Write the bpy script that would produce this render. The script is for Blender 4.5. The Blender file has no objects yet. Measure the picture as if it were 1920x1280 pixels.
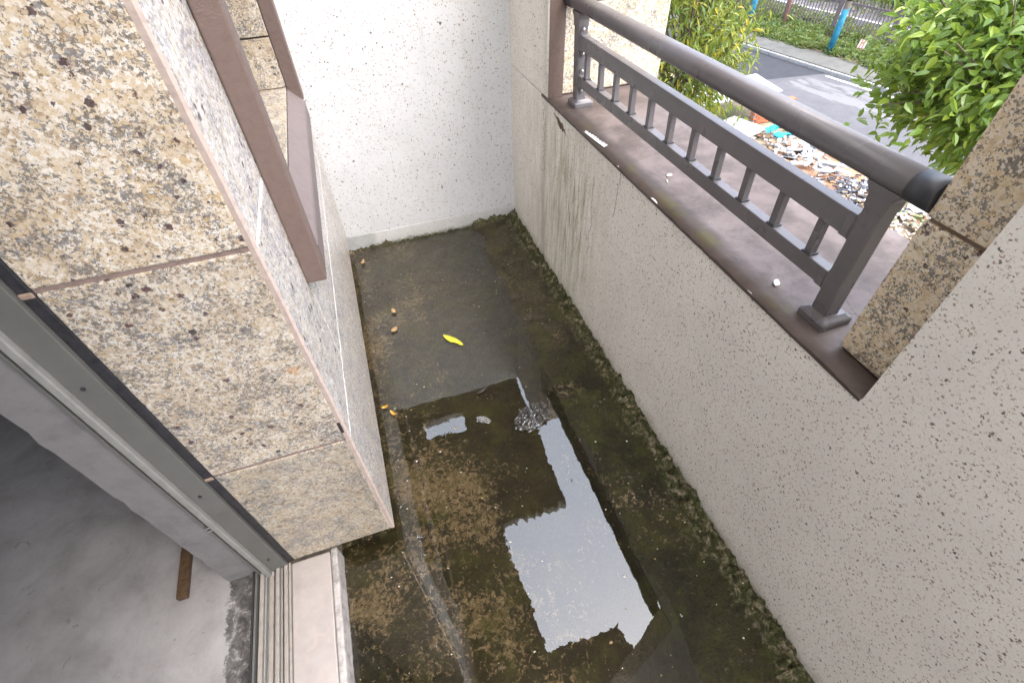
import bpy, bmesh, math, random
import numpy as np
from mathutils import Matrix, Vector, noise as mn
random.seed(7)
RNG = np.random.default_rng(11)
R_ = math.radians
sc = bpy.context.scene
COL = sc.collection

# ------------------------------------------------------------------ camera, sky, sun, exposure
cam_d = bpy.data.cameras.new('camera'); cam = bpy.data.objects.new('camera', cam_d); COL.objects.link(cam)
cam_d.sensor_width = 36.0; cam_d.lens = 901.42 * 36 / 1920; cam_d.clip_start = 0.02; cam_d.clip_end = 500
def rot3(p, roll, yaw):
    return Matrix.Rotation(yaw, 3, 'Z') @ Matrix.Rotation(p, 3, 'X') @ Matrix.Rotation(roll, 3, 'Z')
cam.matrix_world = Matrix.Translation((0, 0, 1.75)) @ rot3(0.7623, -0.0386, -0.2943).to_4x4()
sc.camera = cam

SUN_EL, SUN_AZ = R_(66), R_(138)          # azimuth from +Y towards +X
w = bpy.data.worlds.new('World'); sc.world = w; w.use_nodes = True
wn = w.node_tree.nodes; wl = w.node_tree.links
sky = wn.new('ShaderNodeTexSky'); sky.sky_type = 'NISHITA'; sky.sun_disc = False
sky.sun_elevation = SUN_EL; sky.sun_rotation = SUN_AZ
sky.air_density = 1.0; sky.dust_density = 4.0; sky.ozone_density = 1.0
hs = wn.new('ShaderNodeHueSaturation'); hs.inputs['Saturation'].default_value = 0.85
bgn = wn['Background']; bgn.inputs['Strength'].default_value = 0.15
wl.new(sky.outputs[0], hs.inputs['Color']); wl.new(hs.outputs[0], bgn.inputs['Color'])
sun_d = bpy.data.lights.new('sun', 'SUN'); sun = bpy.data.objects.new('sun', sun_d); COL.objects.link(sun)
sun_d.energy = 1.5; sun_d.angle = R_(120); sun_d.color = (.925, .955, 1)
sdir = Vector((math.sin(SUN_AZ) * math.cos(SUN_EL), math.cos(SUN_AZ) * math.cos(SUN_EL), math.sin(SUN_EL)))
sun.rotation_euler = sdir.to_track_quat('Z', 'Y').to_euler()
sc.view_settings.view_transform = 'Standard'; sc.view_settings.look = 'None'
sc.view_settings.exposure = 2.36; sc.view_settings.gamma = 1.0; sc.view_settings.use_curve_mapping = False
sc.cycles.use_denoising = True
sc.cycles.max_bounces = 7; sc.cycles.diffuse_bounces = 5; sc.cycles.glossy_bounces = 3; sc.cycles.transparent_max_bounces = 16

# ------------------------------------------------------------------ measured layout (metres, camera foot at the origin)
XP, YE, ZS = .865, 2.678, .925           # parapet inner face, end wall, sill top
XL, YN = -.211, .797                     # facade granite face, door reveal face
ZB, ZJ2, ZJ1 = .099, .670, 1.272         # bottom and joints of the granite slabs
YJ, YP, XPI = .35, .484, .925            # end of white wall, near pier edge, pier face
YF, XO = 2.15, 1.41                      # far jamb, outer edge of sill
ZG = -5.25                               # street level

# ------------------------------------------------------------------ node helper
class M:
    def __init__(s, name, rough=.6, spec=.5, coord='pos'):
        s.m = bpy.data.materials.new(name); s.m.use_nodes = True
        s.nt = s.m.node_tree; s.n = s.nt.nodes; s.b = s.n['Principled BSDF']; s.o = s.n['Material Output']
        s.b.inputs['Roughness'].default_value = rough; s.b.inputs['Specular IOR Level'].default_value = spec
        if coord == 'pos': s.pos = s.N('ShaderNodeNewGeometry').outputs['Position']
        else: s.pos = s.N('ShaderNodeTexCoord').outputs['Object']
    def N(s, t, **kw):
        n = s.n.new(t)
        for k, v in kw.items(): setattr(n, k, v)
        return n
    def put(s, sock, v):
        if isinstance(v, bpy.types.NodeSocket): s.nt.links.new(v, sock)
        elif isinstance(v, (tuple, list)) and len(v) == 3 and sock.type == 'RGBA': sock.default_value = (*v, 1)
        else: sock.default_value = v
    def math(s, op, a, b=0.0, clamp=False):
        n = s.N('ShaderNodeMath', operation=op, use_clamp=clamp); s.put(n.inputs[0], a); s.put(n.inputs[1], b); return n.outputs[0]
    def vmath(s, op, a, b):
        n = s.N('ShaderNodeVectorMath', operation=op); s.put(n.inputs[0], a); s.put(n.inputs[1], b); return n.outputs[0]
    def noise(s, scale, detail=4, rough=.6, dist=0, vec=None, off=None):
        n = s.N('ShaderNodeTexNoise'); v = vec or s.pos
        if off: v = s.vmath('ADD', v, off)
        s.put(n.inputs['Vector'], v); n.inputs['Scale'].default_value = scale; n.inputs['Detail'].default_value = detail
        n.inputs['Roughness'].default_value = rough; n.inputs['Distortion'].default_value = dist; return n.outputs['Fac']
    def voro(s, scale, vec=None, feature='F1'):
        n = s.N('ShaderNodeTexVoronoi', feature=feature); s.put(n.inputs['Vector'], vec or s.pos); n.inputs['Scale'].default_value = scale; return n
    def step(s, v, lo, hi, a=0., b=1.):
        n = s.N('ShaderNodeMapRange', interpolation_type='SMOOTHSTEP'); s.put(n.inputs['Value'], v)
        n.inputs['From Min'].default_value = lo; n.inputs['From Max'].default_value = hi
        n.inputs['To Min'].default_value = a; n.inputs['To Max'].default_value = b; return n.outputs[0]
    def mix(s, f, a, b, mode='MIX'):
        n = s.N('ShaderNodeMix', data_type='RGBA', blend_type=mode)
        s.put(n.inputs[0], f)
        s.put(n.inputs[6], a); s.put(n.inputs[7], b); return n.outputs[2]
    def ramp(s, f, stops, interp='LINEAR'):
        n = s.N('ShaderNodeValToRGB'); cr = n.color_ramp; cr.interpolation = interp
        while len(cr.elements) < len(stops): cr.elements.new(.5)
        for e, (p, c) in zip(cr.elements, stops): e.position = p; e.color = (*c, 1)
        s.put(n.inputs[0], f); return n.outputs[0]
    def xyz(s, vec=None):
        n = s.N('ShaderNodeSeparateXYZ'); s.put(n.inputs[0], vec or s.pos); return n.outputs
    def scaled(s, sx, sy, sz):
        return s.vmath('MULTIPLY', s.pos, (sx, sy, sz))
    def color(s, c): s.put(s.b.inputs['Base Color'], c)
    def bump(s, h, strength=.3, dist=.01):
        n = s.N('ShaderNodeBump'); n.inputs['Strength'].default_value = strength; n.inputs['Distance'].default_value = dist
        s.put(n.inputs['Height'], h); s.put(s.b.inputs['Normal'], n.outputs[0])
    def rough(s, v): s.put(s.b.inputs['Roughness'], v)

def plain(name, col, rough=.6, spec=.5, metal=0., var=.12, scale=30, bumps=0., bscale=200):
    m = M(name, rough, spec); n = m.noise(scale, 5, .65)
    d = tuple(c * (1 - var * 2) for c in col); u = tuple(min(1, c * (1 + var)) for c in col)
    m.color(m.ramp(n, [(.3, d), (.5, col), (.7, u)])); m.b.inputs['Metallic'].default_value = metal
    if bumps: m.bump(m.noise(bscale, 3), bumps, .002)
    return m.m

def granite(name, s=1., cream=(.60, .48, .30), pale=(.72, .66, .53), tan=(.36, .25, .13), grey=(.05, .052, .056), dark=.5, rough=.3, oc=.6, bumpy=0., wine=.9):
    m = M(name, rough, .5, coord='obj')
    rnd = m.N('ShaderNodeObjectInfo').outputs['Random']
    comb = m.N('ShaderNodeCombineXYZ')
    for i, k in enumerate((13.7, 7.9, 5.3)): m.put(comb.inputs[i], m.math('MULTIPLY', rnd, k))
    v = m.vmath('ADD', m.pos, comb.outputs[0])
    wn_ = m.N('ShaderNodeTexNoise'); m.put(wn_.inputs['Vector'], v); wn_.inputs['Scale'].default_value = 130 * s; wn_.inputs['Detail'].default_value = 3
    sc_ = m.N('ShaderNodeVectorMath', operation='SCALE'); m.put(sc_.inputs[0], m.vmath('SUBTRACT', wn_.outputs['Color'], (.5, .5, .5))); sc_.inputs['Scale'].default_value = .022 / s
    vw = m.vmath('ADD', v, sc_.outputs[0])
    def cell(scale):
        vo = m.voro(scale, vw); q = m.N('ShaderNodeSeparateColor'); m.put(q.inputs[0], vo.outputs['Color']); return q.outputs
    c1, c2 = cell(95 * s), cell(165 * s)
    lf = m.noise(15 * s, 4, .65, .2, v); big = m.noise(5.5 * s, 4, .6, .4, v, (3, 1, 2))
    # pale and ochre feldspar grains
    f = m.math('ADD', m.math('MULTIPLY', c1[0], .42), m.math('MULTIPLY', lf, .75))
    c = m.ramp(f, [(.30, tan), (.44, cream), (.58, pale), (.70, cream), (.86, tuple(a * b for a, b in zip(cream, (.86, .78, .62))))])
    c = m.mix(m.math('MULTIPLY', m.step(big, .45, .62), oc), c, m.mix(c2[1], tan, tuple(a * b for a, b in zip(cream, (.88, .78, .62)))))
    # clustered grey and black mica grains
    reg = m.noise(11 * s, 4, .62, .3, v, (9, 4, 1))
    g = m.math('ADD', m.math('MULTIPLY', c1[1], .20), m.math('ADD', m.math('MULTIPLY', c2[0], .36), m.math('MULTIPLY', reg, .98)))
    gm = m.step(g, .875 - .05 * dark, .915 - .05 * dark)
    gc = m.mix(c2[2], tuple(x * .5 for x in grey), tuple(x * 3.4 for x in grey))
    c = m.mix(m.math('MULTIPLY', gm, .8), c, gc)
    pm = m.step(m.math('ADD', c2[1], m.math('MULTIPLY', reg, .25)), .99, 1.03)
    c = m.mix(m.math('MULTIPLY', pm, .7), c, m.mix(c2[0], (.05, .04, .034), (.26, .18, .11)))
    vo = m.voro(30 * s, vw); cs = m.N('ShaderNodeSeparateColor'); m.put(cs.inputs[0], vo.outputs['Color'])
    rad = m.math('MULTIPLY', m.math('SUBTRACT', cs.outputs[0], .70), 1.2)
    wm = m.step(m.math('SUBTRACT', rad, vo.outputs['Distance']), -.03, .05)
    c = m.mix(m.math('MULTIPLY', wm, wine), c, m.mix(cs.outputs[1], (.03, .028, .033), (.075, .035, .04)))
    vo2 = m.voro(5.5 * s, vw); cs2 = m.N('ShaderNodeSeparateColor'); m.put(cs2.inputs[0], vo2.outputs['Color'])
    rm = m.step(m.math('SUBTRACT', m.math('MULTIPLY', m.math('SUBTRACT', cs2.outputs[0], .84), .8), vo2.outputs['Distance']), -.06, .05)
    c = m.mix(m.math('MULTIPLY', m.math('MULTIPLY', rm, m.step(c1[2], .2, .6)), .75), c, (.45, .19, .05))
    m.color(c)
    m.rough(m.math('ADD', m.math('MULTIPLY', c2[0], .12), rough - .06))
    m.bump(m.noise(110 if bumpy else 300, 3, .7, 0, v), .05 + bumpy, .002)
    return m.m

def stone_paint(name, base=(.74, .735, .70), stains='', ss=1.):
    m = M(name, .72, .35); X, Y, Z = m.xyz()
    c = m.ramp(m.noise(5, 5, .65), [(.3, tuple(b * .9 for b in base)), (.7, base)])
    wn_ = m.N('ShaderNodeTexNoise'); m.put(wn_.inputs['Vector'], m.pos); wn_.inputs['Scale'].default_value = 210; wn_.inputs['Detail'].default_value = 2
    sc_ = m.N('ShaderNodeVectorMath', operation='SCALE'); m.put(sc_.inputs[0], m.vmath('SUBTRACT', wn_.outputs['Color'], (.5, .5, .5))); sc_.inputs['Scale'].default_value = .011
    vw = m.vmath('ADD', m.pos, sc_.outputs[0])
    fl = m.noise(230, 3, .7, .8)
    c = m.mix(m.math('MULTIPLY', m.step(fl, .55, .64), .42), c, (.46, .36, .28))
    for sca, thr, k, cols in ((150, .40, .72, ((.30, .20, .13), (.50, .40, .31))), (110, .76, 1.55, ((.025, .025, .03), (.14, .07, .04))), (50, .915, 3.2, ((.05, .022, .018), (.03, .05, .045)))):
        vo = m.voro(sca * ss, vw); cs = m.N('ShaderNodeSeparateColor'); m.put(cs.inputs[0], vo.outputs['Color'])
        rad = m.math('MULTIPLY', m.math('SUBTRACT', cs.outputs[0], thr), k)
        c = m.mix(m.math('MULTIPLY', m.step(m.math('SUBTRACT', rad, vo.outputs['Distance']), -.03, .05), .85), c, m.mix(cs.outputs[1], *cols))
    def gauss(v, mu, sg):
        d = m.math('DIVIDE', m.math('SUBTRACT', v, mu), sg); return m.math('POWER', 2.718, m.math('MULTIPLY', m.math('MULTIPLY', d, d), -1.0))
    # splash dirt and algae rising from the wet floor
    hgt = m.math('ADD', Z, m.math('MULTIPLY', m.math('SUBTRACT', m.noise(14, 5, .7), .5), -.16))
    c = m.mix(m.step(hgt, .12, -.01, 0, .55), c, (.30, .285, .22))
    hg2 = m.math('ADD', Z, m.math('MULTIPLY', m.math('SUBTRACT', m.noise(38, 5, .7), .5), -.075))
    c = m.mix(m.step(hg2, .028, .008, 0, .92), c, m.mix(m.noise(25), (.03, .035, .012), (.055, .05, .03)))
    if 'parapet' in stains:
        v = m.scaled(1, 34, 2.6); st = m.noise(1, 6, .72, .5, v)
        reg = m.math('MULTIPLY', gauss(Y, 2.0, .42), m.step(Z, .96, .80, .2, 1))
        c = m.mix(m.math('MULTIPLY', m.math('MULTIPLY', m.step(st, .38, .66), reg), .72), c, (.38, .375, .28))
        v2 = m.scaled(1, 42, 5); s2 = m.noise(1, 6, .7, .4, v2, (4, 7, 1))
        c = m.mix(m.math('MULTIPLY', m.math('MULTIPLY', m.step(s2, .47, .64), m.math('MULTIPLY', gauss(Y, 1.82, .20), gauss(Z, .52, .36))), .85), c, (.22, .23, .09))
        c = m.mix(m.math('MULTIPLY', m.math('MULTIPLY', gauss(m.math('ADD', Y, m.math('MULTIPLY', m.noise(9), .03)), 2.185, .035), m.step(Z, 1.0, .2, .5, 1)), .45), c, (.23, .20, .15))
        def crack(y0, z0, z1, amp, wd):
            yy = m.math('ADD', y0, m.math('MULTIPLY', m.math('SUBTRACT', m.noise(9, 5, .75, 0, m.scaled(0, 0, 1), (y0 * 17, 0, 0)), .5), amp))
            d = m.math('ABSOLUTE', m.math('SUBTRACT', Y, yy))
            k = m.step(d, wd, wd * .35)
            return m.math('MULTIPLY', k, m.math('MULTIPLY', m.step(Z, z0 - .01, z0 + .01), m.step(Z, z1 + .01, z1 - .01)))
        for y0, z0, z1, amp, wd in ((1.43, .72, .915, .12, .0035), (1.62, .42, .80, .14, .003), (2.18, .56, .90, .22, .004), (1.74, .35, .62, .12, .0022)):
            c = m.mix(m.math('MULTIPLY', crack(y0, z0, z1, amp, wd), .8), c, (.12, .10, .08))
    if 'parapet' in stains:      # chipped render under the far end of the sill
        q = m.math('ADD', m.math('MULTIPLY', m.math('ABSOLUTE', m.math('SUBTRACT', Y, 1.99)), .22), m.math('ABSOLUTE', m.math('SUBTRACT', m.math('SUBTRACT', Z, .868), m.math('MULTIPLY', m.math('SUBTRACT', Y, 1.99), .28))))
        q = m.math('ADD', q, m.math('MULTIPLY', m.math('SUBTRACT', m.noise(45, 4, .7), .5), .05))
        c = m.mix(m.step(q, .020, .014), c, m.ramp(m.noise(60, 3), [(.35, (.035, .03, .012)), (.65, (.14, .09, .05))]))
    if 'end' in stains:
        c = m.mix(m.math('MULTIPLY', m.step(m.math('ADD', m.math('ABSOLUTE', m.math('SUBTRACT', X, -.15)), m.math('MULTIPLY', m.noise(12), .08)), .16, .12), m.step(Z, .099, .096)), c, m.ramp(m.noise(20, 5), [(.3, (.20, .20, .195)), (.7, (.42, .42, .41))]))
        c = m.mix(m.math('MULTIPLY', m.step(Z, .1, .097), .35), c, (.5, .49, .46))
        v = m.scaled(26, 1, 2.0); st = m.noise(1, 5, .6, .2, v)
        c = m.mix(m.math('MULTIPLY', m.step(st, .55, .75), .25), c, (.45, .44, .40))
    m.color(c); m.bump(m.noise(240, 3, .6), .12, .0015)
    return m.m

# ------------------------------------------------------------------ mesh helpers
def world_loc(o):
    v = Vector((0, 0, 0))
    while o: v += Vector(o.location); o = o.parent
    return v
def link(name, me, mat, parent=None, smooth=False):
    o = bpy.data.objects.new(name, me); COL.objects.link(o)
    if mat and not me.materials: me.materials.append(mat)
    if smooth:
        for p in me.polygons: p.use_smooth = True
    if parent: o.location = -world_loc(parent); o.parent = parent
    return o
def bm_link(name, bm, mat, parent=None, smooth=False):
    me = bpy.data.meshes.new(name); bmesh.ops.recalc_face_normals(bm, faces=bm.faces); bm.to_mesh(me); bm.free()
    return link(name, me, mat, parent, smooth)
def add_box(bm, x0, x1, y0, y1, z0, z1):
    v = [bm.verts.new((x, y, z)) for x in (x0, x1) for y in (y0, y1) for z in (z0, z1)]
    return [bm.faces.new([v[i] for i in f]) for f in ((0, 1, 3, 2), (4, 6, 7, 5), (0, 4, 5, 1), (2, 3, 7, 6), (0, 2, 6, 4), (1, 5, 7, 3))]
def box(name, x0, x1, y0, y1, z0, z1, mat, parent=None, bev=0., seg=2, smooth=False):
    bm = bmesh.new(); add_box(bm, x0, x1, y0, y1, z0, z1)
    if bev: bmesh.ops.bevel(bm, geom=bm.edges[:], offset=bev, segments=seg, affect='EDGES', profile=.5)
    return bm_link(name, bm, mat, parent, smooth)
def beam(name, p, q, wx, wz, mat, parent=None, bev=0., up=(0, 0, 1)):
    """bar from p to q, wx wide sideways, wz high along up"""
    p, q = Vector(p), Vector(q); d = (q - p).normalized(); s = d.cross(Vector(up)).normalized(); u = s.cross(d)
    bm = bmesh.new(); fs = add_box(bm, -wx / 2, wx / 2, 0, (q - p).length, -wz / 2, wz / 2)
    if bev: bmesh.ops.bevel(bm, geom=bm.edges[:], offset=bev, segments=2, affect='EDGES', profile=.5)
    mt = Matrix(((s.x, d.x, u.x, p.x), (s.y, d.y, u.y, p.y), (s.z, d.z, u.z, p.z), (0, 0, 0, 1)))
    bmesh.ops.transform(bm, matrix=mt, verts=bm.verts)
    return bm_link(name, bm, mat, parent)
def tube(bm, p, q, r0, r1, n=12, caps=True):
    p, q = Vector(p), Vector(q); d = (q - p).normalized(); a = d.orthogonal().normalized(); b = d.cross(a)
    A = [bm.verts.new(p + (a * math.cos(t) + b * math.sin(t)) * r0) for t in np.linspace(0, 2 * math.pi, n, endpoint=False)]
    B = [bm.verts.new(q + (a * math.cos(t) + b * math.sin(t)) * r1) for t in np.linspace(0, 2 * math.pi, n, endpoint=False)]
    for i in range(n): bm.faces.new((A[i], A[(i + 1) % n], B[(i + 1) % n], B[i])).smooth = True
    if caps: bm.faces.new(A[::-1]); bm.faces.new(B)
def empty(name, loc, label, cat, group=None):
    o = bpy.data.objects.new(name, None); COL.objects.link(o); o.location = loc; o.empty_display_size = .1
    return tag(o, label, cat, group)
def tag(o, label, cat, group=None):
    o['label'] = label; o['category'] = cat
    if group: o['group'] = group
    return o
def struct(o): o['kind'] = 'structure'; return o
def stuff(o, label=None, cat=None):
    o['kind'] = 'stuff'
    if label: o['label'] = label; o['category'] = cat
    return o
def sheet(name, pts, z, mat, thick=0):
    bm = bmesh.new(); f = bm.faces.new([bm.verts.new((x, y, z)) for x, y in pts])
    if thick:
        r = bmesh.ops.extrude_face_region(bm, geom=[f])
        bmesh.ops.translate(bm, verts=[v for v in r['geom'] if isinstance(v, bmesh.types.BMVert)], vec=(0, 0, thick))
    return bm_link(name, bm, mat)

# ------------------------------------------------------------------ materials
G_COARSE = granite('cream_granite', 1.8, cream=(.52, .43, .315), pale=(.64, .60, .54), tan=(.33, .245, .16), dark=.7, oc=.5)
G_MED = granite('speckled_granite', 1.6, cream=(.44, .37, .28), pale=(.56, .52, .46), tan=(.31, .235, .165), dark=.95, oc=.25)
G_FINE = granite('brown_granite', 1.35, cream=(.37, .315, .24), pale=(.45, .41, .34), tan=(.27, .21, .15), grey=(.075, .078, .08), dark=.75, oc=.25, wine=.4)
G_SIDE = granite('pale_granite', 1.3, cream=(.56, .51, .45), pale=(.64, .615, .58), tan=(.44, .385, .33), grey=(.13, .13, .145), dark=.7, oc=.2)
G_PIER = granite('golden_granite', 1.4, cream=(.76, .65, .46), pale=(.82, .76, .64), tan=(.56, .43, .27), dark=.4, oc=.22)
G_ROUGH = granite('flamed_granite', 1.3, cream=(.62, .52, .36), pale=(.74, .70, .62), tan=(.46, .36, .20), grey=(.11, .11, .11), dark=.7, rough=.7, oc=.3, bumpy=.35, wine=.3)
P_PAR = stone_paint('speckled_stone_paint', (.88, .865, .80), 'parapet')
P_END = stone_paint('speckled_white_stone_paint', (.63, .635, .63), 'end', .78)
BROWN = plain('brown_textured_paint', (.145, .100, .083), .62, .4, var=.07, scale=60, bumps=.5, bscale=260)
GROUT = plain('pink_grout', (.42, .335, .29), .8, .3, var=.1, scale=60, bumps=.3)
GROUT_D = plain('brown_grout', (.24, .175, .13), .85, .3, var=.15, scale=60, bumps=.4)
GROUT_J = plain('mauve_brown_grout', (.23, .165, .14), .85, .3, var=.15, scale=60, bumps=.4)
TGR = plain('grey_cement', (.33, .31, .295), .85, .3, var=.25, scale=30, bumps=.5, bscale=120)
GROUT_W = plain('white_grout', (.74, .70, .66), .8, .3, var=.05, scale=90, bumps=.3)
ALU = plain('grey_green_aluminium', (.112, .110, .100), .42, .5, var=.05, scale=12)
ALU_L = plain('pale_aluminium', (.22, .214, .198), .5, .5, var=.07, scale=25)
DARK = plain('black_sealant', (.022, .021, .024), .5, .5, var=.3, scale=50, bumps=.3)
STEEL = plain('screw_steel', (.62, .62, .60), .28, .5, metal=1., var=.05)
RAILM = M('grey_brown_powder_coat', .36, .5)
RAILM.color(RAILM.ramp(RAILM.noise(14, 2, .5), [(.3, (.130, .120, .124)), (.7, (.152, .141, .146))])); 
RAILM.rough(RAILM.step(RAILM.noise(12, 2, .5),   .3, .7, .26, .38)); RAIL = RAILM.m
CAPM = plain('dark_plastic_cap', (.045, .047, .053), .45, .5, var=.1)
CONC = plain('concrete', (.34, .33, .31), .85, .3, var=.15, scale=14, bumps=.4, bscale=90)
def mk_sill():
    m = M('mauve_brown_sill_paint', .6, .4); X, Y, Z = m.xyz()
    c = m.ramp(m.noise(7, 6, .68, .3), [(.28, (.045, .033, .029)), (.42, (.078, .058, .052)), (.54, (.122, .094, .087)), (.72, (.165, .134, .127))])
    edge = m.step(m.math('ADD', X, m.math('MULTIPLY', m.math('SUBTRACT', m.noise(6, 5, .7), .5), .07)), .950, .900)
    c = m.mix(m.math('MULTIPLY', edge, .8), c, m.ramp(m.noise(18, 5), [(.35, (.075, .056, .046)), (.65, (.115, .084, .070))]))
    far = m.math('MULTIPLY', m.step(Y, 1.2, 2.1), m.step(m.noise(11, 6, .7, .5), .42, .60))
    c = m.mix(m.math('MULTIPLY', far, .65), c, (.085, .070, .060))
    gr = m.math('MULTIPLY', m.step(m.noise(4, 4, .6, 0, None, (2, 3, 1)), .5, .66), m.step(m.math('ABSOLUTE', m.math('SUBTRACT', X, .90)), .035, .01))
    c = m.mix(m.math('MULTIPLY', gr, .7), c, (.13, .11, .035))
    for off, sca in (((0, 0, 0), 5.0), ((4, 2, 0), 8.0)):
        vo = m.N('ShaderNodeTexVoronoi', feature='DISTANCE_TO_EDGE'); vv = m.vmath('ADD', m.pos, off)
        m.put(vo.inputs['Vector'], vv); vo.inputs['Scale'].default_value = sca
        k = m.math('MULTIPLY', m.step(m.math('ADD', vo.outputs['Distance'], m.math('MULTIPLY', m.math('SUBTRACT', m.noise(45), .5), .05)), .008, .002), m.step(m.noise(3.3, 3, .6, 0, None, off), .52, .6))
        c = m.mix(m.math('MULTIPLY', k, .75), c, (.07, .05, .04))
    c = m.mix(m.math('MULTIPLY', m.step(m.noise(150, 3, .7), .63, .70), .5), c, (.14, .10, .085))
    m.color(c); m.bump(m.noise(120, 5, .7), .35, .002); return m.m
SILL = mk_sill()
def mk_floor():
    m = M('wet_mossy_concrete', .42, .25); X, Y, Z = m.xyz()
    lowf = m.noise(4.5, 6, .7, .5)
    base = m.ramp(lowf, [(.28, (.008, .007, .004)), (.45, (.020, .016, .007)), (.60, (.036, .031, .010)), (.75, (.062, .047, .025))])
    base = m.mix(m.math('MULTIPLY', m.step(m.noise(60, 4, .7), .42, .62), .55), base, m.ramp(lowf, [(.3, (.016, .014, .005)), (.7, (.046, .045, .010))]))
    far = m.step(Y, 1.25, 1.75)
    base = m.mix(m.math('MULTIPLY', far, .6), base, m.ramp(m.noise(11, 7, .72, .7), [(.32, (.018, .015, .010)), (.46, (.055, .045, .028)), (.58, (.095, .080, .050)), (.72, (.15, .125, .085))]))
    reg = m.noise(2.6, 3, .6, 0, None, (.35, 1.2, 0))
    # worn tan concrete shows mostly on the door side, the parapet side is under algae
    side = m.math('ADD', reg, m.step(X, .38, .06, -.085, .07))
    side = m.math('ADD', side, m.step(Y, 1.6, .9, -.03, .03))
    p1 = m.noise(44, 6, .72, .9); p2 = m.noise(120, 4, .7, .8)
    pv = m.math('ADD', m.math('MULTIPLY', p1, .62), m.math('ADD', m.math('MULTIPLY', p2, .38), m.math('MULTIPLY', m.math('SUBTRACT', side, .5), .55)))
    tan = m.ramp(m.noise(60, 5, .7), [(.3, (.095, .068, .033)), (.5, (.205, .152, .083)), (.68, (.33, .255, .165))])
    c = m.mix(m.step(pv, .562, .585), base, tan)
    c = m.mix(m.math('MULTIPLY', m.step(p2, .53, .60), .75), c, (.010, .009, .004))
    gz = m.noise(10, 5, .7, .3, None, (7, 1, 0))
    c = m.mix(m.math('MULTIPLY', m.step(gz, .50, .66), .6), c, (.048, .052, .008))
    # moss on the crumbled edges
    ed = m.math('ADD', Z, m.math('MULTIPLY', m.math('SUBTRACT', m.noise(55, 5, .7), .5), .03))
    c = m.mix(m.step(ed, .014, .026, 0, .85), c, m.ramp(m.noise(42, 6, .75, .5), [(.28, (.010, .009, .005)), (.40, (.030, .027, .012)), (.48, (.040, .052, .010)), (.54, (.12, .10, .055)), (.66, (.34, .29, .20))]))
    sp = m.voro(70); cs = m.N('ShaderNodeSeparateColor'); m.put(cs.inputs[0], sp.outputs['Color'])
    c = m.mix(m.step(m.math('SUBTRACT', m.math('MULTIPLY', m.math('SUBTRACT', cs.outputs[0], .955), 4.5), sp.outputs['Distance']), -.03, .03), c, (.40, .36, .28))
    m.color(c); m.bump(m.math('ADD', m.noise(110, 5, .75), m.math('MULTIPLY', p1, .8)), .8, .008)
    m.rough(m.step(p2, .3, .7, .35, .65)); return m.m
FLOOR = mk_floor()
def mk_water():
    m = M('shallow_water', 0.0); nt = m.nt
    tr = m.N('ShaderNodeBsdfTransparent'); tr.inputs[0].default_value = (.93, .92, .86, 1)
    gl = m.N('ShaderNodeBsdfGlossy'); gl.inputs['Roughness'].default_value = 0.0; gl.inputs[0].default_value = (1, 1, 1, 1)
    fr = m.N('ShaderNodeFresnel'); fr.inputs['IOR'].default_value = 1.73
    mx = m.N('ShaderNodeMixShader')
    h = m.math('ADD', m.noise(9, 2, .4), m.math('MULTIPLY', m.noise(46, 2, .4), .10))
    bu = m.N('ShaderNodeBump'); bu.inputs['Strength'].default_value = .018; bu.inputs['Distance'].default_value = .02; m.put(bu.inputs['Height'], h)
    nt.links.new(bu.outputs[0], gl.inputs['Normal'])
    nt.links.new(fr.outputs[0], mx.inputs[0]); nt.links.new(tr.outputs[0], mx.inputs[1]); nt.links.new(gl.outputs[0], mx.inputs[2])
    nt.links.new(mx.outputs[0], m.o.inputs['Surface']); m.n.remove(m.b); return m.m
WATER = mk_water()
def mk_leaf(name, cols, rough=.35, trans=.35):
    m = M(name, rough, .5)
    r = m.N('ShaderNodeNewGeometry').outputs['Random Per Island']
    n = len(cols); c = m.ramp(r, [(i / n, cl) for i, cl in enumerate(cols)], 'CONSTANT')
    c = m.mix(.25, c, m.mix(m.noise(3, 3), (.01, .02, .004), (.3, .34, .06)))
    m.color(c); t = m.N('ShaderNodeBsdfTranslucent'); m.put(t.inputs[0], m.mix(.5, c, (.35, .45, .05), 'MIX'))
    mx = m.N('ShaderNodeMixShader'); mx.inputs[0].default_value = trans
    m.nt.links.new(m.b.outputs[0], mx.inputs[1]); m.nt.links.new(t.outputs[0], mx.inputs[2]); m.nt.links.new(mx.outputs[0], m.o.inputs['Surface'])
    return m.m
LEAF_A = mk_leaf('narrow_leaves', [(.13, .19, .03), (.20, .24, .025), (.09, .16, .035), (.30, .28, .025), (.15, .21, .04), (.42, .32, .02), (.11, .18, .05), (.22, .25, .04), (.07, .12, .025)])
LEAF_B = mk_leaf('broad_leaves', [(.09, .19, .025), (.13, .25, .035), (.19, .30, .04), (.07, .15, .03), (.26, .36, .05), (.11, .21, .04), (.16, .27, .06)], .3)
LEAF_H = mk_leaf('shrub_leaves', [(.04, .10, .03), (.07, .15, .05), (.10, .16, .05), (.12, .14, .05), (.05, .12, .045), (.14, .18, .05), (.13, .09, .05)], .5, .25)
BARK = plain('bark', (.13, .10, .075), .85, .3, var=.25, scale=40, bumps=.6, bscale=60)

# ================================================================== the balcony shell
NEAR = -4.0                              # the balcony and the door opening go on behind the camera
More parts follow.
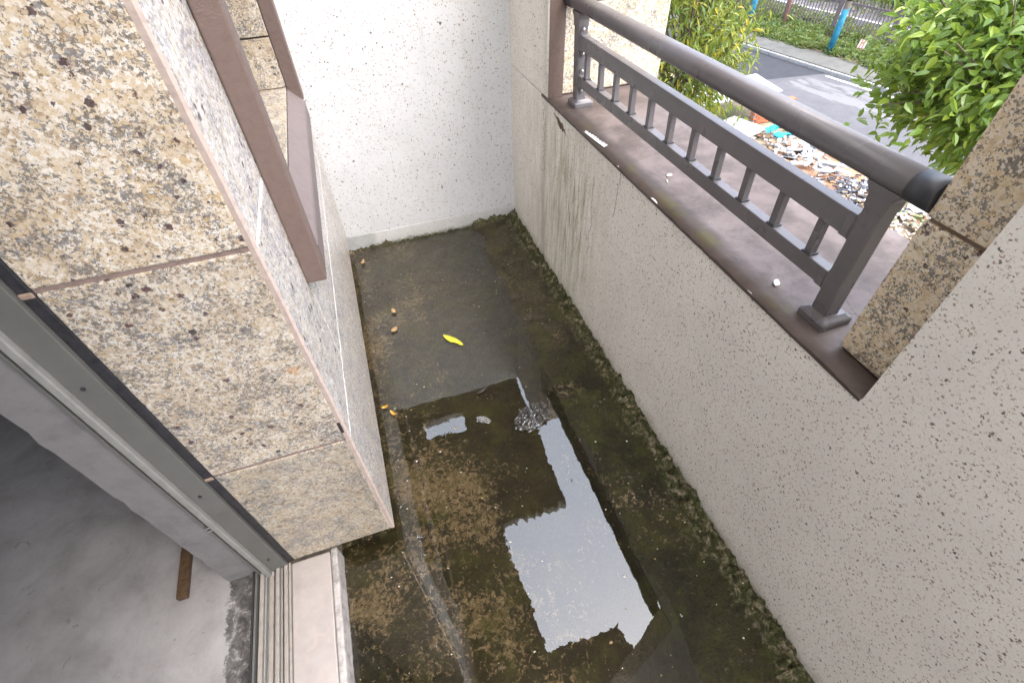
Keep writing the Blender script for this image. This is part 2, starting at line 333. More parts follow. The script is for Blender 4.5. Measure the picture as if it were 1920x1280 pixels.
# ---- floor: crumbly concrete under a film of water
def height(x, y):
    h = -.021 + .006 * mn.fractal((x * 9, y * 9, .3), .8, 2.1, 4) + .003 * mn.noise((x * 42, y * 42, 2.))
    dr, de, dl = XP - x, YE - y, x - (-.25 if y > YN else -.41)
    t = min(1, max(0, (x - .525 + .03 * mn.noise((x * 5, y * 5, 9.))) / .09)); h += .034 * t * t * (3 - 2 * t)
    lump = .5 + .9 * mn.fractal((x * 26, y * 26, 5.), .7, 2.2, 4) + .35 * mn.noise((x * 90, y * 90, 1.))
    wr = .062 + .03 * mn.noise((7., y * 6, 0.))
    we = .045 + .03 * mn.noise((x * 7, 3., 0.))
    t = 1 - abs(dr - .040) / (.022 + .020 * (1 + mn.noise((2., y * 9, 4.))))
    if t > 0: h += .030 * t * max(0, lump + .1)
    for d, wd, a in ((dr, wr * .8, .030), (de, we, .030), (dl, .03, .012)):
        if d < wd: t = 1 - max(d, 0) / wd; h += a * (t * t * (3 - 2 * t)) * (.35 + max(lump, 0))
    return h
def grid(name, x0, x1, y0, y1, st, fz, mat):
    nx, ny = int((x1 - x0) / st) + 1, int((y1 - y0) / st) + 1
    xs, ys = np.linspace(x0, x1, nx), np.linspace(y0, y1, ny)
    vs = [(x, y, fz(x, y)) for y in ys for x in xs]
    fs = [(j * nx + i, j * nx + i + 1, (j + 1) * nx + i + 1, (j + 1) * nx + i) for j in range(ny - 1) for i in range(nx - 1)]
    me = bpy.data.meshes.new(name); me.from_pydata(vs, [], fs); me.materials.append(mat)
    for p in me.polygons: p.use_smooth = True
    return link(name, me, mat)
struct(grid('balcony_floor', -.42, .875, .02, YE + .012, .0068, height, FLOOR))
struct(grid('balcony_floor_behind', -.42, .875, NEAR, .02, .05, lambda x, y: height(x, y), FLOOR))
struct(sheet('water', [(-.418, NEAR), (XP - .001, NEAR), (XP - .001, YE - .001), (-.25, YE - .001), (-.25, YN + .03), (-.418, YN + .03)], 0.0, WATER))

# ---- parapet and the white wall it runs into
par = empty('parapet_wall', (1.1, 1.2, 0), 'low speckled cream parapet wall with brown sill along the right of the balcony', 'wall')
box('inner_wall', XP, XO, YJ, YE + .4, -.35, ZS - .004, P_PAR, par)
box('tall_wall_near', XP, XPI, -.32, YJ, -.35, 4.3, P_PAR, par)
box('inner_wall', XP, XPI, NEAR, -.32, -.35, ZS - .004, P_PAR, par)
box('inner_wall', XPI + .002, XO, NEAR, YJ, -.35, ZS - .004, P_PAR, par)
box('tall_wall_far', XP, .934, YF, YE + .4, ZS + .001, 1.72, P_PAR, par)
# thin skim coat above a ragged lip on the far piece of wall
bm = bmesh.new(); n = 40; lo, hi = [], []
for i in range(n + 1):
    y = YF + .002 + (YE - YF - .004) * i / n
    z = 1.03 + .006 * math.sin(i * 1.7) + .005 * mn.noise((y * 40, 0, 0)) + (0 if i < 20 else (i - 20) * .012)
    lo.append((y, z))
vv = [[bm.verts.new((x, y, z)) for y, z in lo] for x in (XP - .005, XP + .001)]
tt = [[bm.verts.new((x, y, 1.715)) for y, z in lo] for x in (XP - .005, XP + .001)]
for i in range(n):
    bm.faces.new((vv[0][i], vv[0][i + 1], tt[0][i + 1], tt[0][i])); bm.faces.new((vv[0][i], vv[1][i], vv[1][i + 1], vv[0][i + 1]))
bm.faces.new((vv[0][0], tt[0][0], tt[1][0], vv[1][0]))
bm_link('skim_coat', bm, P_PAR, par)
box('jamb', XP + .002, .936, YF - .006, YF + .03, ZS, 1.718, BROWN, par)
# brown painted sill with a ragged paint edge
bm = bmesh.new(); xs = [XP, .90, .95, 1.0, 1.1, 1.2, 1.3, 1.38, XO + .02]; ys = np.arange(YJ + .001, YF + .08, .012); rows = []
for y in ys:
    r = []
    for k, x in enumerate(xs):
        xx = x - .004 + .004 * mn.noise((y * 60, 1, 0)) + .004 * mn.noise((y * 17, 4, 0)) if k == 0 else x
        zz = ZS + (.0035 * mn.fractal((x * 8, y * 8, 2), .8, 2, 4) - (.003 if k == 0 else 0) if k < 8 else -.004)
        r.append(bm.verts.new((xx, y, zz)))
    rows.append(r)
for a, b in zip(rows, rows[1:]):
    for i in range(len(xs) - 1): bm.faces.new((a[i], a[i + 1], b[i + 1], b[i])).smooth = True
for k, dx in ((0, 1), (len(xs) - 1, 1)):
    dn = [bm.verts.new((max(r[k].co.x, XP - .003), r[k].co.y, ZS - (.013 if k == 0 else .09))) for r in rows]
    for i in range(len(rows) - 1): bm.faces.new((rows[i][k], rows[i + 1][k], dn[i + 1], dn[i]))
o = bm_link('sill', bm, SILL, par); o['label'] = 'mauve brown painted sill, stained and cracked'
box('return_wall', XP - 1.3, XP, NEAR - .12, NEAR, -.35, 1.68, P_PAR, par)

end = empty('end_wall', (.3, YE, 0), 'tall white speckled wall closing the far end of the balcony', 'wall')
box('wall_face', -.25, XP + .04, YE, YE + .12, -.35, 1.68, P_END, end)
box('base_course', -.25, XP - .004, YE - .0015, YE + .01, -.1, .096, P_END, end, .001)

# ---- granite piers at both ends of the railing
def slab_col(pier, x0, x1, y0, y1, zs, mat):
    for a, b in zip(zs, zs[1:]): box('granite_slab', x0, x1, y0, y1, a + .004, b - .004, mat, pier, .0035)
pn = empty('granite_pier', (1.15, .3, ZS), 'golden granite clad pier standing on the sill at the near end of the railing', 'pier')
slab_col(pn, XPI, 1.16, -.3, YP, [ZS + .004, 1.262, 1.87, 2.48, 3.09, 3.7, 4.31], G_PIER)
slab_col(pn, 1.164, XO + .02, -.3, YP - .001, [ZS + .004, 1.262, 1.87, 2.48, 3.09, 3.7, 4.31], G_PIER)
box('grout', XPI + .006, XO + .012, -.29, YP - .006, ZS + .003, 4.3, GROUT_D, pn)
pf = empty('granite_pier', (1.18, YF + .2, ZS), 'pale rough granite clad pier at the far end of the railing', 'pier')
slab_col(pf, .937, 1.43, YF + .004, YF + .35, [ZS + .003, 1.276, 1.7], G_ROUGH)
box('grout', .942, 1.42, YF + .010, YF + .34, ZS + .002, 1.69, BROWN, pf)

# ---- house wall with granite cladding, window niche and door reveal
ZTOP = 5.99
hw = empty('house_wall', (-.45, 1.6, 0), 'house wall clad in cream speckled granite slabs beside the open doorway', 'wall')
for a in ((-.755, -.235, YN + .02, 1.13, -.35, ZTOP), (-.755, -.235, 1.13, 2.17, -.35, 1.085), (-.755, -.235, 2.17, 3.0, -.35, ZTOP), (-.755, -.235, 1.13, 2.17, 2.42, ZTOP), (-.755, -.60, 1.13, 2.17, 1.085, 2.42)):
    a = list(a)
    if a[4] < 0: a[4] = ZB + .006
    box('wall_core', *a, GROUT_D, hw)
box('wall_foot', -.755, -.32, YN + .13, 3.0, -.35, ZB + .005, TGR, hw)
zs = [ZB, ZJ2, ZJ1, 1.874, 2.476, 2.9]
for a, b, mt in zip(zs, zs[1:], (G_FINE, G_MED, G_COARSE, G_COARSE, G_COARSE)):       # door reveal
    box('granite_slab', -.549, -.2235, YN, YN + .02, a + .0045, b - .0045, mt, hw, .004)
for z in zs[1:-1]: box('joint', -.549, -.2245, YN + .0035, YN + .019, z - .0043, z + .0043, GROUT_J, hw)
def side(y0, y1, z0, z1): box('granite_slab', -.235, XL, y0, y1, z0, z1, G_SIDE, hw, .003)
Y0 = YN + .004
side(Y0, YE - .002, ZB + .003, ZJ2 - .004); side(Y0, 1.09, ZJ2 + .004, ZJ1 - .004); side(1.093, 2.19, ZJ2 + .004, 1.05); side(2.193, YE - .002, ZJ2 + .004, ZJ1 - .004)
for a, b in zip(zs[2:], zs[3:]): side(Y0, 1.09, a + .004, b - .004); side(2.193, YE - .002, a + .004, b - .004)
for z, mt in ((ZJ2, GROUT_W), (ZJ1, GROUT_W)):
    box('joint', -.232, XL - .0012, Y0, 1.07 if z == ZJ1 else YE - .004, z - .0036, z + .0036, mt, hw)
bm = bmesh.new()                                                                    # pinkish mortar arris down the corner
n = 90
for i in range(n):
    z0, z1 = ZB + .004 + (2.78) * i / n, ZB + .004 + 2.78 * (i + 1) / n
    def ring(z): j = .0012 * mn.noise((z * 60, 0, 0)); return [(-.2245, YN + .001), (-.2150 + j, YN - .0006 + j), (XL + .0006, YN + .0045), (XL - .004, YN + .012), (-.2245, YN + .012)]
    A = [bm.verts.new((x, y, z0)) for x, y in ring(z0)]; B = [bm.verts.new((x, y, z1)) for x, y in ring(z1)]
    for k in range(5): bm.faces.new((A[k], A[(k + 1) % 5], B[(k + 1) % 5], B[k]))
bmesh.ops.remove_doubles(bm, verts=bm.verts, dist=1e-5)
bm_link('corner_mortar', bm, GROUT, hw)
tag(box('tape_scrap', -.2265, -.2185, YN - .0012, YN - .0002, .705, .748, DARK, None), 'small dark scrap of tape stuck near the granite corner above the lower joint', 'tape')
# niche: granite sill and far reveal inside the brown surround
box('niche_sill', -.60, XL - .002, 1.125, 2.172, 1.088, 1.112, G_FINE, hw, .002)
for a, b in ((1.114, 1.279), (1.285, 1.86), (1.866, 2.41)): box('granite_slab', -.60, -.2125, 2.150, 2.171, a, b, G_COARSE, hw, .002)
for a, b in ((1.114, 1.70), (1.706, 2.41)): box('granite_slab', -.60, -.236, 1.13, 1.15, a, b, G_COARSE, hw, .002)
sur = bpy.data.objects.new('window_surround', None); COL.objects.link(sur); sur.location = -Vector(hw.location) + Vector((-.2, 1.6, 1.0)); sur.parent = hw
for s, y in ((1, 1.065), (-1, 2.152)):
    beam('surround_post', (-.1865, y + .028, .985 if s > 0 else 1.06), (-.1825 if s > 0 else -.1865, y + .028, 2.45), .0495, .056, BROWN, sur, .004, up=(0, 1, 0))
bm = bmesh.new(); pr = [(XL + .0005, .987), (-.164, .987), (-.161, .992), (-.161, 1.052), (-.165, 1.060), (XL + .0005, 1.106)]
A = [bm.verts.new((x, 1.122, z)) for x, z in pr]; B = [bm.verts.new((x, 2.152, z)) for x, z in pr]
for k in range(6): bm.faces.new((A[k], A[(k + 1) % 6], B[(k + 1) % 6], B[k]))
bm.faces.new(A); bm.faces.new(B[::-1])
SURT = plain('paler_brown_paint', (.15, .118, .110), .6, .4, var=.07, scale=40, bumps=.4, bscale=240)  # sill bar slightly paler than the brown surround posts
bm_link('surround_sill', bm, SURT, sur)
box('surround_head', XL + .0005, -.162, 1.122, 2.152, 2.395, 2.45, BROWN, sur, .004)
GLASS = plain('dark_window_glass', (.03, .035, .04), .05, .6, var=.1)
box('window_pane', -.60, -.585, 1.152, 2.148, 1.115, 2.41, GLASS, hw)
# plaster return inside the frame and the room beyond
PLAST = plain('grey_plaster', (.17, .16, .157), .85, .3, var=.1, scale=18, bumps=.5, bscale=70)
bm = bmesh.new(); n = 60; A = []; B = []; Cc = []
for i in range(n + 1):
    z = .088 + 2.3 * i / n; j = .007 * mn.noise((z * 22, 2, 0)) + .005 * mn.noise((z * 60, 5, 0))
    A.append(bm.verts.new((-.662, YN + .004, z))); B.append(bm.verts.new((-.757 + j, YN + .004 + .3 * abs(j), z))); Cc.append(bm.verts.new((-.770 + j * .5, YN + .03, z)))
for i in range(n):
    bm.faces.new((A[i], A[i + 1], B[i + 1], B[i])); bm.faces.new((B[i], B[i + 1], Cc[i + 1], Cc[i]))
bm_link('plaster_return', bm, PLAST, hw)
box('room_side', -.768, -.757, YN + .03, 3.0, .05, 2.9, PLAST, hw)
DN = -1.45
box('lintel', -.76, -.235, DN, YN - .001, 2.36, ZTOP, GROUT_W, hw)
box('near_jamb', -.76, XL, NEAR - .1, DN, -.35, ZTOP, GROUT_W, hw)

# ---- sliding door frame and its threshold
df = empty('door_frame', (-.61, YN, .09), 'grey green aluminium sliding door frame fixed to the granite reveal', 'door frame')
z1 = 2.36
g = box('sealant_strip', -.5715, -.5495, YN + .001, YN + .02, .095, z1, DARK, df, .003)
for z in (.665, 1.267, 1.87): box('mortar_blob', -.571, -.551, YN - .0015, YN + .012, z - .006, z + .006, GROUT_D, g, .003)
box('jamb_profile', -.624, -.572, YN - .009, YN + .02, .082, z1, ALU, df, .0015)
box('jamb_flange', -.641, -.6245, YN - .022, YN + .02, .082, z1, ALU_L, df, .003)
box('jamb_slot', -.6535, -.6415, YN + .012, YN + .03, .082, z1, DARK, df)
box('jamb_fin', -.661, -.654, YN - .010, YN + .02, .082, z1, ALU, df, .001)
for z in (.18, .62, 1.06, 1.5):
    bm = bmesh.new(); bmesh.ops.create_cone(bm, cap_ends=True, segments=14, radius1=.0045, radius2=.0045, depth=.004, matrix=Matrix.Translation((-.602, YN - .0092, z)) @ Matrix.Rotation(R_(90), 4, 'X'))
    bm_link('screw_hole', bm, DARK, df)
for z in (.46, .475): box('lock_keeper', -.6535, -.6405, YN - .02, YN + .01, z, z + .008, STEEL, df, .001)
TRACK = plain('dusty_beige_track', (.27, .245, .22), .55, .4, var=.1, scale=40)
trk = box('track_base', -.676, -.562, -1.45, YN - .001, .045, .076, ALU_L, df)
for x0, x1, z, mt in ((-.676, -.671, .112, DARK), (-.670, -.664, .108, ALU), (-.657, -.645, .100, TRACK), (-.643, -.638, .094, ALU_L), (-.631, -.618, .088, TRACK), (-.608, -.597, .100, TRACK), (-.595, -.589, .092, ALU_L), (-.582, -.571, .101, TRACK), (-.569, -.5625, .096, TRACK)):
    box('track_rail', x0, x1, -1.45, YN - .0012, .0765, z, mt, df, .0012)
MARB = M('dusty_marble', .55, .4)
MARB.color(MARB.mix(MARB.math('MULTIPLY', MARB.step(MARB.noise(25, 6, .7, .6), .5, .7), .5), MARB.ramp(MARB.noise(9, 5, .65), [(.3, (.27, .24, .225)), (.7, (.36, .33, .31))]), (.40, .34, .31)))
th = empty('door_threshold', (-.49, -.2, .02), 'pale pinkish marble threshold along the open sliding door', 'threshold')
box('marble_slab', -.5615, -.437, -1.45, YN - .003, .03, .089, MARB.m, th, .004)
box('cement_edge', -.4365, -.414, -1.45, YN + .01, -.2, .084, TGR, th, .006)
box('cement_bed', -.70, -.437, -1.45, YN + .018, -.3, .029, TGR, th)

# ---- the room seen through the door
def mk_ifloor():
    m = M('dusty_screed', .85, .25); X, Y, Z = m.xyz()
    c = m.ramp(m.noise(6, 6, .65, .3), [(.3, (.20, .19, .185)), (.55, (.275, .263, .258)), (.75, (.33, .32, .315))])
    c = m.mix(m.math('MULTIPLY', m.step(m.noise(22, 5, .7, 1.), .62, .68), .6), c, (.16, .15, .14))
    e = m.math('ADD', X, m.math('ADD', m.math('MULTIPLY', m.math('SUBTRACT', m.noise(16, 6, .72), .5), .085), m.math('MULTIPLY', m.math('SUBTRACT', m.noise(60, 4), .5), .03)))
    c = m.mix(m.step(e, -.766, -.758), c, m.ramp(m.noise(30, 6, .75, .5), [(.35, (.045, .043, .042)), (.52, (.11, .105, .10)), (.66, (.34, .33, .32))]))
    m.color(c); m.bump(m.noise(40, 6, .7), .5, .008); return m.m
struct(grid('room_floor', -4.2, -.677, -2.65, 3.2, .05, lambda x, y: .084 + .003 * mn.fractal((x * 6, y * 6, 1), .8, 2, 3) - (.012 if x > -.765 else 0), mk_ifloor()))
WALLR = plain('bare_room_plaster', (.20, .21, .22), .9, .3, var=.08, scale=5)
struct(box('room_wall_back', -4.4, -4.2, -2.8, 3.4, -.1, 2.9, WALLR)); struct(box('room_wall_far', -4.2, -.77, 3.2, 3.4, -.1, 2.9, WALLR)); struct(box('room_wall_near', -4.2, -.77, -2.8, -2.65, -.1, 2.9, WALLR))
WOOD = plain('old_brown_wood', (.085, .05, .025), .6, .4, var=.3, scale=60)
tag(beam('wood_batten', (-.893, .790, .100), (-.915, 1.5, .100), .030, .024, WOOD, None, .003), 'short brown wooden batten lying on the grey room floor', 'batten')

# ---- slab overhead with a ragged open notch (seen only in the puddle)
def scallop(p, q, amp, per):
    p, q = Vector((*p, 0)), Vector((*q, 0)); L = (q - p).length; d = (q - p) / L; nrm = Vector((-d.y, d.x, 0)); n = max(2, int(L / .02)); out = []
    for i in range(n):
        t = L * i / n; a = amp * (abs(math.sin(t * math.pi / per)) - .5) * (.6 + .8 * mn.noise((t * 5, p.x, p.y))) + .012 * mn.noise((t * 14, p.y, 3))
        out.append((p + d * t + nrm * a)[:2])
    return out
ZC = 6.0; KC = (1.75 + ZC) / 4.65          # overhead slab, raised and cut open behind for light; notch outline from its reflection
pts = [(-4.4, -4.2), (-.3, -4.2), (-.3, .38), (1.13, .40)] + scallop((1.13, .62), (1.10, .78), .01, .1) + scallop((1.10, .78), (.45, .78), .03, .09) + scallop((.45, .78), (.40, 1.92), .035, .085) + scallop((.40, 1.92), (1.09, 1.94), .05, .085) + scallop((1.09, 1.94), (1.13, 3.12), .02, .09) + [(1.13, 3.12), (-4.4, 3.12)]
pts = [(x * KC if x > -1 else x, y * KC if y > -1 else y) for x, y in pts]
SOFF = plain('stained_soffit', (.28, .25, .21), .9, .3, var=.2, scale=3)
struct(sheet('balcony_ceiling', pts, ZC, SOFF, .16))
struct(box('room_ceiling', -4.4, -.76, -4.1, 3.4, 2.9, 3.04, SOFF))
for a in ((-4.4, -.1, 3.1201, 4.2), (-.0999, .38, 3.36, 4.2), (.3801, 1.13, 3.1201, 4.2)): struct(box('balcony_ceiling_beyond', max(a[0] * KC, -4.4), a[1] * KC, a[2] * KC, a[3] * KC, ZC, ZC + .16, SOFF))
struct(box('wall_beyond', -1.0, 1.88, 7.0, 7.15, -.3, ZC, SOFF))

# ================================================================== railing
rl = empty('balcony_railing', (.96, 1.3, ZS), 'grey brown metal balcony railing with round handrail and short balusters on the sill', 'railing')
def RX(y, z): return .957 + .008 * (y - .575) / 1.455 - .04 * (z - .95)
def rp(y, z, dx=0): return Vector((RX(y, z) + dx, y, z))
YA, YB = .575, 2.03
def lathe_ring(bm, pts_list):
    rings = [[bm.verts.new(p) for p in ps] for ps in pts_list]
    for a, b in zip(rings, rings[1:]):
        n = len(a)
        for i in range(n): bm.faces.new((a[i], a[(i + 1) % n], b[(i + 1) % n], b[i])).smooth = True
    bm.faces.new(rings[0][::-1]); bm.faces.new(rings[-1]); return rings
def rail_tube(name, y0, y1, r, mat, parent, zc=1.2965):
    bm = bmesh.new(); prof = []
    for y in np.linspace(y0, y1, 3):
        z = zc + .003 * (y - YA) / 1.455; c = rp(y, z)
        prof.append([c + Vector((r * 1.04 * math.copysign(abs(math.cos(t)) ** .9, math.cos(t)), 0, r * .97 * math.copysign(abs(math.sin(t)) ** .9, math.sin(t)))) for t in np.linspace(0, 2 * math.pi, 40, endpoint=False)])
    lathe_ring(bm, prof); return bm_link(name, bm, mat, parent)
rail_tube('handrail', YP + .046, YF - .045, .0290, RAIL, rl)
c1 = rail_tube('end_cap', YP + .0015, YP + .05, .0308, CAPM, rl); c2 = rail_tube('end_cap', YF - .05, YF - .0065, .0308, CAPM, rl)
def rect(c, hx, hy, rnd=.004):
    out = []
    for sx, sy in ((1, 1), (-1, 1), (-1, -1), (1, -1)):
        for a, b in ((1, 0), (.707, .707), (0, 1)) if sx * sy > 0 else ((0, 1), (.707, .707), (1, 0)):
            out.append((c[0] + sx * (hx - rnd + rnd * a), c[1] + sy * (hy - rnd + rnd * b), c[2]))
    return out
for yc in (YA, YB):
    bm = bmesh.new(); lathe_ring(bm, [rect(rp(yc, z), .0215, .0215, .004) for z in (ZS + .012, 1.245)])
    for f in bm.faces: f.smooth = False
    p = bm_link('post', bm, RAIL, rl)
    bm = bmesh.new(); c = lambda z: (RX(yc, ZS) + .006, yc - .002, z)
    lathe_ring(bm, [rect(c(ZS + .001), .045, .040, .007), rect(c(ZS + .016), .045, .040, .007), rect(c(ZS + .021), .042, .037, .007), rect(c(ZS + .026), .033, .029, .005), rect(c(ZS + .0285), .030, .026, .004)])
    for f in bm.faces: f.smooth = False
    bm_link('base_cover', bm, RAIL, p)
    bm = bmesh.new(); lathe_ring(bm, [rect(rp(yc, 1.226), .0235, .0240), rect(rp(yc, 1.250), .0240, .0250), rect(rp(yc, 1.262), .0245, .032), rect(rp(yc, 1.268), .0245, .038), rect(rp(yc, 1.275), .0245, .0385)])
    for f in bm.faces: f.smooth = False
    bm_link('saddle', bm, RAIL, p)
MIDZ, MIDH, MIDW = 1.170, .052, .031
LOWZ, LOWH, LOWW = 1.029, .041, .030
mid = beam('middle_rail', rp(YA + .022, MIDZ), rp(YB - .022, MIDZ + .005), MIDW, MIDH, RAIL, rl, .0022)
low = beam('bottom_rail', rp(YA + .022, LOWZ), rp(YB - .022, LOWZ), LOWW, LOWH, RAIL, rl, .0022)
# sockets where the rails meet the posts
for zc, h, ww in ((MIDZ, MIDH, MIDW), (LOWZ, LOWH, LOWW)):
    for yc, s in ((YA, 1), (YB, -1)):
        zz = zc + (.005 if (s < 0 and zc > 1.1) else 0); y0 = yc + s * .0218
        bm = bmesh.new(); prof = []
        # eared plate, outline in x/z, thickened along y
        hw_, hh = ww / 2 + .0022, h / 2 + .002
        out = [(-hw_, -hh), (-.011, -hh - .006), (-.010, -hh - .020), (-.005, -hh - .026), (.005, -hh - .026), (.010, -hh - .020), (.011, -hh - .006), (hw_, -hh), (hw_, hh), (.011, hh + .006), (.010, hh + .020), (.005, hh + .026), (-.005, hh + .026), (-.010, hh + .020), (-.011, hh + .006), (-hw_, hh)]
        A = [bm.verts.new(rp(y0, zz + z, x)) for x, z in out]; B = [bm.verts.new(rp(y0 + s * .0045, zz + z, x)) for x, z in out]
        for i in range(16): bm.faces.new((A[i], A[(i + 1) % 16], B[(i + 1) % 16], B[i]))
        bm.faces.new(A); bm.faces.new(B[::-1])
        br = bm_link('bracket', bm, RAIL, rl)
        beam('sleeve', rp(y0 + s * .0046, zz), rp(y0 + s * .026, zz), ww + .0044, h + .004, RAIL, br, .002)
        for dz in (hh + .015, -hh - .015):
            bm = bmesh.new(); bmesh.ops.create_uvsphere(bm, u_segments=12, v_segments=8, radius=.0062, matrix=Matrix.Translation(rp(y0 + s * .005, zz + dz)) @ Matrix.Diagonal((1, .55, 1, 1)))
            bm_link('screw', bm, STEEL, br, True)
bal_me = col_me = None
for k in range(11):
    y = 1.957 - .128 * k; za, zb = LOWZ + LOWH / 2, MIDZ - MIDH / 2 + .002
    a = beam('baluster', rp(y, za), rp(y, zb), .0195, .0195, RAIL, rl, .0015, up=(1, 0, 0))
    cc = rp(y, za); box('collar', cc.x - .0135, cc.x + .0135, y - .0135, y + .0135, za + .0002, za + .005, CAPM, a, .001)
FLECK = plain('white_dropping', (.5, .49, .46), .7, .3, var=.05)
def blob(name, c, r, h, mat, parent=None, seed=0, n=14, sq=1., rot=0, jag=.35):
    bm = bmesh.new(); cen = bm.verts.new((0, 0, h)); ring = []
    for t in np.linspace(0, 2 * math.pi, n, endpoint=False):
        rr = r * (1 + jag * mn.noise((math.cos(t) * 1.3 + seed * 3.1, math.sin(t) * 1.3, seed)))
        ring.append(bm.verts.new((rr * math.cos(t), rr * math.sin(t) * sq, h * .5)))
    base = [bm.verts.new((v.co.x * 1.03, v.co.y * 1.03, 0)) for v in ring]
    for i in range(n): bm.faces.new((cen, ring[i], ring[(i + 1) % n])); bm.faces.new((ring[i], base[i], base[(i + 1) % n], ring[(i + 1) % n]))
    bmesh.ops.transform(bm, matrix=Matrix.Translation(c) @ Matrix.Rotation(rot, 4, 'Z'), verts=bm.verts)
    return bm_link(name, bm, mat, parent)

# ================================================================== small things on the sill and in the puddle
PAPER = plain('white_paper', (.82, .81, .80), .8, .3, var=.04)
INK = plain('dark_ink', (.05, .045, .05), .8, .2, var=.1)
st = empty('paper_strip', (.878, 1.68, ZS), 'torn white printed paper strip stuck on the inner edge of the brown sill', 'paper')
bm = bmesh.new(); L = [(.869, 1.756), (.874, 1.747), (.880, 1.765), (.894, 1.690), (.893, 1.660), (.898, 1.640), (.903, 1.612), (.893, 1.606), (.882, 1.600), (.876, 1.66), (.872, 1.71)]
a = [bm.verts.new((x - .002, y, ZS + .0022)) for x, y in L]; b = [bm.verts.new((x - .002, y, ZS + .0034)) for x, y in L]
for i in range(len(L)): bm.faces.new((a[i], a[(i + 1) % len(L)], b[(i + 1) % len(L)], b[i]))
bm.faces.new(a); bm.faces.new(b[::-1]); bm_link('strip', bm, PAPER, st)
for k in range(7):
    y = 1.738 - .0195 * k; x = .8765 + .0019 * k
    beam('printed_mark', (x, y, ZS + .0037), (x + .010, y + .004 * (1 if k % 2 else -.4), ZS + .0037), .0035, .0006, INK, st)
def crumb(name, x, y, z, r, mat, label, cat, seed, sq=.6, rot=0., h=.0016):
    return tag(blob(name, (x, y, z), r, h, mat, None, seed, 12, sq, rot), label, cat)
crumb('paint_chip', .995, 1.322, ZS + .002, .013, FLECK, 'white paint chip lying on the sill below the railing middle', 'paint chip', 3, .6, .4)
crumb('paint_chip', .965, 1.288, ZS + .002, .010, FLECK, 'narrow white splinter of paint on the sill beside a larger white chip', 'paint chip', 5, .25, 1.2)
crumb('paper_scrap', .945, .716, ZS + .003, .014, PAPER, 'small crumpled white scrap on the sill near the right railing post', 'scrap', 8, .5, .8, .005)
BEIGE = plain('dry_leaf', (.36, .24, .12), .7, .3, var=.2, scale=80)
def leaf(name, x, y, z, ln, wd, ang, mat, label, cat, curl=.1, tear=0.):
    bm = bmesh.new(); n = 10; rows = []
    for i in range(n + 1):
        t = i / n; w2 = wd / 2 * math.sin(math.pi * min(.97, t * .94 + .03)) ** .75
        wl_, wr_ = w2, w2 * (1 - (tear * .6 if .55 < t < .9 else 0))
        zc = curl * ln * (t - .5) ** 2 * 2
        rows.append([bm.verts.new((t * ln - ln / 2, wl_, zc + curl * w2)), bm.verts.new((t * ln - ln / 2, 0, zc)), bm.verts.new((t * ln - ln / 2, -wr_, zc + curl * w2 * .8))])
    for a, b in zip(rows, rows[1:]):
        for k in (0, 1): bm.faces.new((a[k], a[k + 1], b[k + 1], b[k])).smooth = True
    r = bmesh.ops.extrude_face_region(bm, geom=bm.faces[:]); bmesh.ops.translate(bm, verts=[v for v in r['geom'] if isinstance(v, bmesh.types.BMVert)], vec=(0, 0, .0008))
    bmesh.ops.transform(bm, matrix=Matrix.Translation((x, y, z)) @ Matrix.Rotation(ang, 4, 'Z'), verts=bm.verts)
    return tag(bm_link(name, bm, mat), label, cat)
YEL = M('yellow_leaf', .4, .5); YEL.color(YEL.ramp(YEL.noise(30, 4), [(.3, (.42, .44, .03)), (.6, (.62, .60, .05)), (.75, (.70, .66, .12))]))
leaf('fallen_leaf', .206, 1.705, .0035, .128, .036, math.atan2(-.099, .076), YEL.m, 'bright yellow leaf floating on the puddle', 'leaf', .05, .8)
leaf('fallen_leaf', -.064, 1.879, .004, .040, .028, .6, BEIGE, 'curled beige dry leaf on the wet floor left of the yellow leaf', 'leaf', .5)
leaf('fallen_leaf', -.045, 2.02, .004, .042, .024, 1.9, BEIGE, 'small pale curled leaf farther along the wet floor by the granite wall', 'leaf', .5)
leaf('fallen_leaf', -.155, 2.52, .006, .045, .020, 1.2, BEIGE, 'small brown leaf in the far left corner of the wet floor', 'leaf', .5)
ORA = plain('orange_leaf', (.50, .27, .03), .5, .4, var=.35, scale=60)
leaf('fallen_leaf', -.180, 1.40, .006, .034, .014, .2, ORA, 'torn orange brown leaf curled against the granite edge', 'leaf', .7)
leaf('fallen_leaf', -.150, 1.352, .006, .036, .013, -1.0, ORA, 'orange and white rotting leaf just below the torn leaf at the granite edge', 'leaf', .7)
SILV = plain('pale_leaf', (.55, .54, .46), .5, .4, var=.1)
leaf('fallen_leaf', .648, 1.815, .003, .035, .013, .9, SILV, 'tiny pale narrow leaf near the mossy foot of the parapet', 'leaf', .2)
DKB = plain('dark_wet_bark', (.035, .022, .016), .3, .5, var=.3)
leaf('seed_pod', .252, 1.345, .004, .055, .014, .35, DKB, 'dark wet seed pod lying on the wet floor short of the big reflection', 'seed pod', .2)
